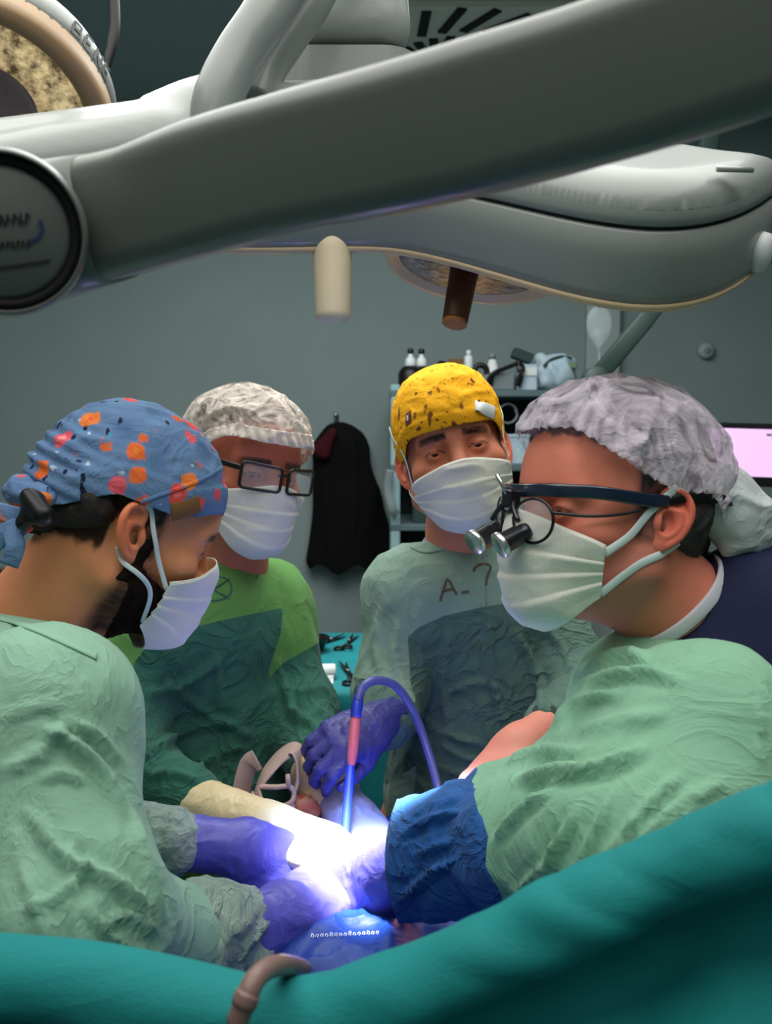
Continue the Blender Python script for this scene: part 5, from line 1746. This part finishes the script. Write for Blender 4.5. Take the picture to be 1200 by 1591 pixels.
s = np.maximum.reduce([poly_sd(pr2, q) for q in (bib, arm, arm2)])
(v1, t1), (v0, t0_) = clip(V, Q, s)
goB = obj('gown', v0, t0_, m_gB, rB)
obj('dark_panel', v1, t1, m_gBd, goB)['label'] = 'dark green front panel and sleeves of the gown'
GB = bvh_of(V, Q)
sm = []
for pts in ([(300, 900), (330, 896), (356, 900), (360, 925), (330, 935), (304, 926), (300, 900)], [(304, 902), (330, 916), (356, 930)], [(356, 900), (332, 916), (304, 928)], [(390, 880), (402, 888), (398, 900)]):
    r = strip_on(GB, pts, .003, .0006, .0008, n=3)
    if r: sm.append(r)
if sm: obj('stencil_marks', *join(*sm), m_gBd, goB, smooth=False, kind='stuff')
r = strip_on(GB, [(232, 1180), (228, 1080), (236, 1000)], .003, .001, .0006)
skull_hair(HB, rB, lambda l: l[:, 2] - (.045 + .55 * (l[:, 1] + .01)), m_hairB)
NETB = [ell((0, -.010, .056), (.089, .106, .078)), ell((0, -.05, .030), (.080, .066, .066), k=.04), ell((0, .036, .050), (.078, .078, .062), k=.03)]
edgeB = lambda l: l[:, 2] - (.018 + .034 * smooth01(l[:, 1], .0, .085) - .030 * smooth01(-l[:, 1], .04, .11)) - .005 * (fbm(l * 45, 2, 3) - .5)
v, t = cap_mesh(HB, NETB, edgeB, amp=.004, sc=22, seed=81, pull=pullN)
ntB = obj('hair_net', HB.w(v), t, m_netB, rB, solid=.0006)
s = edgeB(v)
N = vnormals(v, t)
(vh, th2), _ = clip(v + N * .0016, t, .018 + .016 * (fbm(v * 22, 2, 5) - .5) - s)
obj('net_hem', HB.w(vh), th2, m_hemw, ntB, solid=.001)
mkB, G = build_mask(rB, HB, seed=15, pleat=.0034, top=22)
nv, nu = G.shape[:2]
for s, iu in ((-1, 0), (1, -1)):
    oo = HB.dirw((s, .1, 0))
    strap(mkB, HB, [HB.w1(*G[int(nv * .10), iu]), HB.w1(s * .0775, .012, .004), HB.w1(s * .084, -.014, .031)], .005, ups=oo)
    strap(mkB, HB, [HB.w1(*G[int(nv * .9), iu]), HB.w1(s * .0745, .012, -.048), HB.w1(s * .0825, -.020, -.024)], .005, ups=oo)
def spectacle_loop(s, hw=.0275, hh=.0175, yb=.121, z0=.000, r=.006):
    pts = rrect(hw * 2, hh * 2, r, 4)
    c = np.array([s * .0335, yb, z0])
    return np.array([c + np.array([x, -s * x * .32 - .004 * (s * x > .01), z + (.002 if z > 0 and s * x > 0 else 0)]) for x, z in pts])
sp = None
for s in (-1, 1):
    lo = HB.w(spectacle_loop(s))
    if sp is None:
        sp = obj('spectacles', *tube(HB.w([(-.008, .1235, .006), (0, .1255, .009), (.008, .1235, .006)]), .0024, 8), m_frame, rB)
    obj('rim', *tube(lo, .0024, 8, close=True), m_frame, sp)
    n_ = len(lo)
    obj('lens', np.concatenate([lo, [lo.mean(0) + HB.dirw((s * .3, .95, 0)) * .001]]), [(i, (i + 1) % n_, n_) for i in range(n_)], m_lensg, sp, solid=.001)
    obj('temple', *sweep(HB.w(catmull([(s * .060, .106, .010), (s * .0745, .08, .012), (s * .080, .03, .014), (s * .083, -.008, .020)], 6)), rrect(.003, .008, .001, 1), ups=HB.dirw((0, 0, 1))), m_frame, sp)
wB1 = P(412, 1284, 1.20)
glove(rB, 'glove', hand_prims(wB1, P(532, 1330, 1.135) - wB1, np.array([.15, -.35, .95]), 1, curl=(0, 20, 22, 24, 26), fore=(P(306, 1250, 1.285), .037), thumb=(30, 20), L=1.02, pr=1.1), m_glovec, h=.0026)['label'] = 'cream latex glove'
wB2 = P(536, 1258, 1.34)
glove(rB, 'glove', hand_prims(wB2, P(592, 1335, 1.24) - wB2, np.array([.25, -.6, .75]), -1, curl=(0, 18, 22, 26, 30), spread=9, fore=(P(516, 1232, 1.375), .036), thumb=(30, 25), pr=1.1), m_glove_lit, h=.0026)['label'] = 'cream latex glove coloured as under blue lamp light'
cuff(goB, [cap(P(497, 1207, 1.39), P(516, 1232, 1.372), .042, .041)], m_glovec, amp=.002)['label'] = 'cream glove cuff'

# ================================================================== back right surgeon, yellow cap, facing the viewer
HC = Head(-92, -4, -13, 1.0, (0, 0, 0), P(706, 710, 1.5))
nC = P(722, 870, 1.57)
wC = P(750, 1250, 1.62)
rC = thing('person', 'surgeon in yellow cap looking at the viewer, grey green gown, at the back', 'person', (wC[0], wC[1], 0))
gC = [cap(P(640, 925, 1.54), P(835, 935, 1.64), .068, .068, .05), cap(P(720, 885, 1.57), P(660, 915, 1.55), .055, .062, .05), cap(P(730, 885, 1.57), P(800, 920, 1.62), .055, .062, .05),
      cap(P(738, 975, 1.60), wC, .118, .145, .08), cap(wC, np.array([wC[0], wC[1], .42]), .145, .18, .08),
      cap(P(632, 935, 1.54), P(606, 1075, 1.50), .066, .052, .04), cap(P(606, 1075, 1.50), P(604, 1120, 1.42), .048, .043, .03),
      cap(P(850, 950, 1.64), P(905, 1090, 1.50), .066, .055, .04), cap(P(905, 1090, 1.50), P(860, 1130, 1.30), .050, .040, .03)]
hl = P(812, 1152, 1.24)
handC = hand_prims(hl, P(765, 1205, 1.19) - hl, np.array([-.5, -.3, .8]), 1, curl=(0, 14, 16, 18, 20), spread=3, fore=(P(862, 1128, 1.30), .030), thumb=(16, 15))
bC, hbC = build_body(rC, HC, nC, lin(214, 134, 104), lin(40, 28, 24), inside_body(gC) + legs(wC, fwd=(-.2, -1)) + [cap(P(606, 1110, 1.46), P(596, 1120, 1.41), .022, .018)], neck_r=(.054, .058), beard=.12, beard_col=lin(80, 60, 52))
V, Q = sdf_mesh(handC, .0028)
# his bare left hand joins the same skin mesh
me = bC.data
vb = np.zeros(len(me.vertices) * 3, np.float32); me.vertices.foreach_get('co', vb); vb = vb.reshape(-1, 3) + base_of(bC)
fb = [tuple(p.vertices) for p in me.polygons]
cb_ = np.zeros(len(me.vertices) * 4, np.float32); me.color_attributes['Col'].data.foreach_get('color', cb_); cb_ = cb_.reshape(-1, 4)[:, :3]
fb = np.array(fb)
newV = np.concatenate([vb, V]); newF = np.concatenate([fb, Q + len(vb)])
newC = np.concatenate([cb_, np.tile(np.array(lin(222, 140, 122)), (len(V), 1))])
bpy.data.objects.remove(bC)
bC = obj('body', newV, newF, m_skin, rC, colors=newC)
V, Q = sdf_mesh(gC, .0068)
V = gown_cloth(V, Q, 91, .0052, 10)
V = folds(V, Q, [([(700, 980), (690, 1060), (700, 1150)], 6, .007), ([(760, 950), (765, 1050), (790, 1150)], 5, .008), ([(690, 1080), (740, 1060), (780, 1070)], 5, .006), ([(800, 980), (830, 1040), (850, 1120)], 6, .007), ([(640, 1100), (690, 1140), (760, 1160)], 5, .007),
                 ([(600, 930), (585, 990), (590, 1050)], 7, .006), ([(620, 960), (612, 1020), (630, 1070)], 6, .006), ([(680, 1150), (730, 1180), (800, 1180)], 5, .007), ([(650, 1170), (700, 1200), (760, 1205)], 5, .006), ([(830, 960), (870, 1000), (900, 1060)], 6, .006)])
pr2 = proj(V)[:, :2]
bib = [(634, 990), (650, 975), (690, 957), (750, 943), (830, 932), (930, 924), (960, 1000), (960, 1300), (640, 1300), (652, 1110), (638, 1060)]
arm = [(552, 1052), (590, 1060), (650, 1095), (660, 1180), (600, 1220), (540, 1180)]
s = np.maximum(poly_sd(pr2, bib), poly_sd(pr2, arm))
(v1, t1), (v0, t0_) = clip(V, Q, s)
goC = obj('gown', v0, t0_, m_gC, rC)
obj('dark_panel', v1, t1, m_gCd, goC)['label'] = 'darker front panel and lower sleeve of the gown'
GC = bvh_of(V, Q)
m_ink2 = mat('marker_ink', lin(96, 84, 70), .8)
for nm, lines in (('letter', ([(684, 934), (690, 914), (695, 898), (703, 912), (710, 924)], [(686, 920), (697, 916), (706, 916)])), ('dash', ([(717, 921), (723, 920), (729, 919)],)), ('digit', ([(736, 888), (740, 880), (752, 876), (764, 880), (758, 892), (755, 910)],))):
  let = []
  for pts in lines: #([(684, 934), (690, 914), (695, 898)], [(695, 898), (703, 912), (710, 924)], [(686, 920), (697, 916), (706, 916)], [(717, 921), (723, 920), (729, 919)], [(736, 888), (740, 880), (752, 876), (764, 880)], [(758, 878), (756, 892), (755, 908)]):
    r = strip_on(GC, pts, .0042, .0006, .0008, n=3)
    if r: let.append(r)
  obj(nm, *join(*let), m_ink2, goC, smooth=False)
r = strip_on(GC, [(640, 850), (660, 858), (690, 852), (722, 850), (752, 846), (770, 838)], .008, .002, .0012)
if r: obj('neck_hem', *r, m_gC, goC)
r = strip_on(GC, [(753, 842), (752, 880), (756, 940)], .0025, .0015, .0006)
if r: obj('front_seam', *r, m_gC, goC)
# blue-grey scrub collar
V, Q = sdf_mesh([cap(nC + np.array([0, 0, .0]), nC + np.array([0, .02, -.06]), .062, .08, .02)], .005)
axC = nC - HC.w1(0, -.022, -.045); axC /= np.linalg.norm(axC)
rr_, ff_, uu_ = frame(axC)
ring = np.array([nC - axC * .012 + rr_ * .064 * math.cos(a) + uu_ * .066 * math.sin(a) for a in np.linspace(0, 2 * math.pi, 40, endpoint=False)])
V, Q = sweep(ring, rrect(.008, .045, .003, 2), ups=axC, close=True)
obj('scrub_collar', V, Q, mat('slate_scrub', lin(108, 124, 160), .85, bump=.2, bscale=300), rC)
# yellow cap
m_capC = mat('yellow_cap_cloth', lin(246, 176, 22), .8, bump=.2, bscale=400, crease=.3, cscale=16, spec=.2)
def capC(layer, v0, v1, fin):
    c = layer(30, .5, [lin(240, 168, 16), lin(248, 184, 30)], .4, v1, lin(246, 176, 22), keep=.9, seed=2.2)
    c = layer(70, .30, [lin(150, 96, 20), lin(120, 70, 24)], .10, v1, c, keep=.75, seed=4.4, stretch=(1, 1, .30), rot=.5)
    c = layer(95, .26, [lin(88, 44, 30), lin(170, 110, 24)], .10, v1, c, keep=.55, seed=7.4)
    fin(c)
cap_shader(m_capC, capC)
CAPC = [ell((0, -.010, .048), (.082, .100, .092)), ell((0, .034, .048), (.076, .076, .062), k=.03), ell((0, -.05, .030), (.074, .066, .066), k=.04), ell((0, .02, .085), (.066, .07, .05), k=.03)]
edgeC = lambda l: l[:, 2] - (.012 + .020 * smooth01(l[:, 1], .03, .085) - .030 * smooth01(-l[:, 1], .03, .10) + .010 * smooth01(l[:, 0], .0, .07) * 0)
v, t = cap_mesh(HC, CAPC, edgeC, amp=.0026, sc=28, seed=101, bandw=.022, band=.0022)
cpC = obj('cap', HC.w(v), t, m_capC, rC, solid=.0015)
CBC = bvh_of(HC.w(v), t)
r = strip_on(CBC, [(738, 630), (752, 635), (768, 642)], .020, .0012, .0012)
if r: obj('white_label', *r, m_white, cpC)
r = strip_on(CBC, [(635, 640), (635, 650), (635, 660)], .012, .0008, .0008)
if r: obj('round_motif', *r, mat('motif_brown', lin(104, 52, 40), .8), cpC)
r = strip_on(CBC, [(634.5, 646), (635, 654)], .004, .0006, .0018)
if r: obj('motif_centre', *r, m_white, cpC)
r = strip_on(CBC, [(650, 664), (652, 668)], .008, .0008, .0008)
if r: obj('round_motif', *r, MATS['motif_brown'], cpC)
mkC, G = build_mask(rC, HC, seed=23, pleat=.003, crump=.003, top=15, side=(6, -30), phi=68)
nv, nu = G.shape[:2]
for s, iu in ((-1, 0), (1, -1)):
    oo = HC.dirw((s, .3, 0))
    strap(mkC, HC, [HC.w1(*G[int(nv * .04), iu]), HC.w1(s * .076, .050, .010), HC.w1(s * .086, .020, .045), HC.w1(s * .088, -.02, .07)], .0045, ups=oo)
    strap(mkC, HC, [HC.w1(*G[int(nv * .95), iu]), HC.w1(s * .0745, .012, -.048), HC.w1(s * .0825, -.020, -.024)], .0045, ups=oo)
# fist round the suction wand
wC2 = P(588, 1150, 1.385)
fist = hand_prims(wC2, P(535, 1138, 1.30) - wC2, np.array([-.25, .35, .95]), 1, curl=(0, 46, 58, 60, 62), spread=2, thumb=(20, 40), fore=(P(618, 1145, 1.44), .032), L=.98)
wf = P(586, 1122, 1.385)
dirf = P(540, 1146, 1.335) - wf
fist = hand_prims(wf, dirf, np.array([.0, -.75, .65]), -1, curl=(0, 38, 42, 42, 40), spread=4, thumb=(24, 25), fore=(P(604, 1116, 1.415), .033), L=.92)
glove(rC, 'glove', fist, mat('dark_violet_glove', lin(70, 68, 142), .38, bump=.2, bscale=90, crease=.35, cscale=26), h=.0026)
cuff(goC, [cap(P(880, 1118, 1.34), P(856, 1134, 1.295), .040, .036)], mat('dark_knit', lin(44, 60, 54), .9, bump=.6, bscale=120), amp=.002)['label'] = 'dark knitted cuff'

# ------------------------------------------------------------------ things in the operating field
wand_pts = [P(533, 1352, 1.15), P(537, 1290, 1.20), P(543, 1215, 1.27)]
wd_ = thing('suction_wand', 'suction wand with pink grip and bent clear hose held over the site', 'suction wand', wand_pts[0])
m_hose = mat('clear_blue_hose', lin(92, 96, 176), .25, alpha=.8, spec=.6)
m_wand = mat('blue_wand', lin(44, 66, 190), .3, alpha=.95, spec=.6)
m_pink = mat('pink_grip', lin(222, 110, 130), .35)
obj('shaft', *tube(catmull(wand_pts + [P(545, 1190, 1.29)], 5), [.0050, .0058, .0062, .0055], 14), m_wand, wd_)
obj('grip', *tube(catmull([P(545, 1196, 1.287), P(549, 1160, 1.30), P(553, 1112, 1.32)], 5), [.0040, .0070, .0075, .0068], 14), m_pink, wd_)
obj('connector', *tube(catmull([P(553, 1115, 1.318), P(555, 1096, 1.325), P(558, 1080, 1.33)], 4), [.0075, .0085, .0065], 14), m_wand, wd_)
obj('hose', *tube(catmull([P(556, 1090, 1.325), P(564, 1068, 1.335), P(585, 1057, 1.35), P(615, 1066, 1.37), (P(640, 1100, 1.38)), P(658, 1145, 1.37), P(675, 1200, 1.34), P(686, 1245, 1.30), P(700, 1290, 1.22)], 7), .0062, 14), m_hose, wd_)
obj('tip', *tube([P(531, 1362, 1.142), P(533, 1350, 1.151)], [.0035, .0052], 12), m_steel, wd_)
pt = catmull([P(590, 1478, 1.0), P(612, 1444, 1.02), P(640, 1408, 1.05), P(655, 1380, 1.07)], 6)
tag(obj('pink_suction_line', *tube(pt, .0052, 12), mat('pink_line', lin(190, 130, 190), .35)), 'thin pink tube running from the site over the blue drape', 'tube')
# clear plastic retractor ring
m_ret = mat('rosy_clear_plastic', lin(214, 184, 176), .3, alpha=.82, spec=.6)
rt = thing('plastic_retractor', 'rosy translucent plastic retractor with looped frame beside the cream glove', 'retractor', P(430, 1240, 1.33))
vd = AF
obj('flange', *sweep(catmull([P(372, 1262, 1.36), P(376, 1225, 1.365), P(386, 1190, 1.37), P(400, 1180, 1.37)], 6), rrect(.030, .003, .001, 1), ups=np.array([.6, -.6, .4])), m_ret, rt)
obj('flange', *sweep(catmull([P(392, 1262, 1.33), P(398, 1235, 1.335), P(412, 1205, 1.34), P(436, 1176, 1.35), P(456, 1165, 1.35), P(463, 1178, 1.345), P(463, 1205, 1.34), P(458, 1228, 1.335)], 6), rrect(.004, .032, .0012, 1), ups=vd + np.array([0, 0, .5])), m_ret, rt)
obj('loop', *tube(catmull([P(402, 1222, 1.32), P(428, 1223, 1.315), P(449, 1222, 1.315), P(457, 1232, 1.315), P(453, 1246, 1.31), P(436, 1253, 1.31), P(415, 1250, 1.31), P(403, 1238, 1.315)], 6)[:-1], .0036, 10, close=True), m_ret, rt)
obj('prong', *tube([P(447, 1203, 1.315), P(449, 1224, 1.315)], [.003, .0042], 10), m_ret, rt)
obj('base_band', *sweep(catmull([P(388, 1240, 1.33), P(400, 1262, 1.31), P(430, 1270, 1.30), P(460, 1262, 1.31)], 6), rrect(.003, .026, .001, 1), ups=np.array([0, .3, 1.0])), m_ret, rt)
V, Q = sdf_mesh([ell(P(470, 1252, 1.335), (.022, .02, .012)), ell(P(482, 1262, 1.33), (.018, .018, .012), k=.01)], .003)
V = gown_cloth(V, Q, 3, .005, 50)
tag(obj('bloody_swab', V, Q, mat('stained_swab', lin(196, 150, 134), .8, c2=lin(176, 44, 40), nscale=30)), 'red stained gauze swab lying behind the cream glove', 'swab')
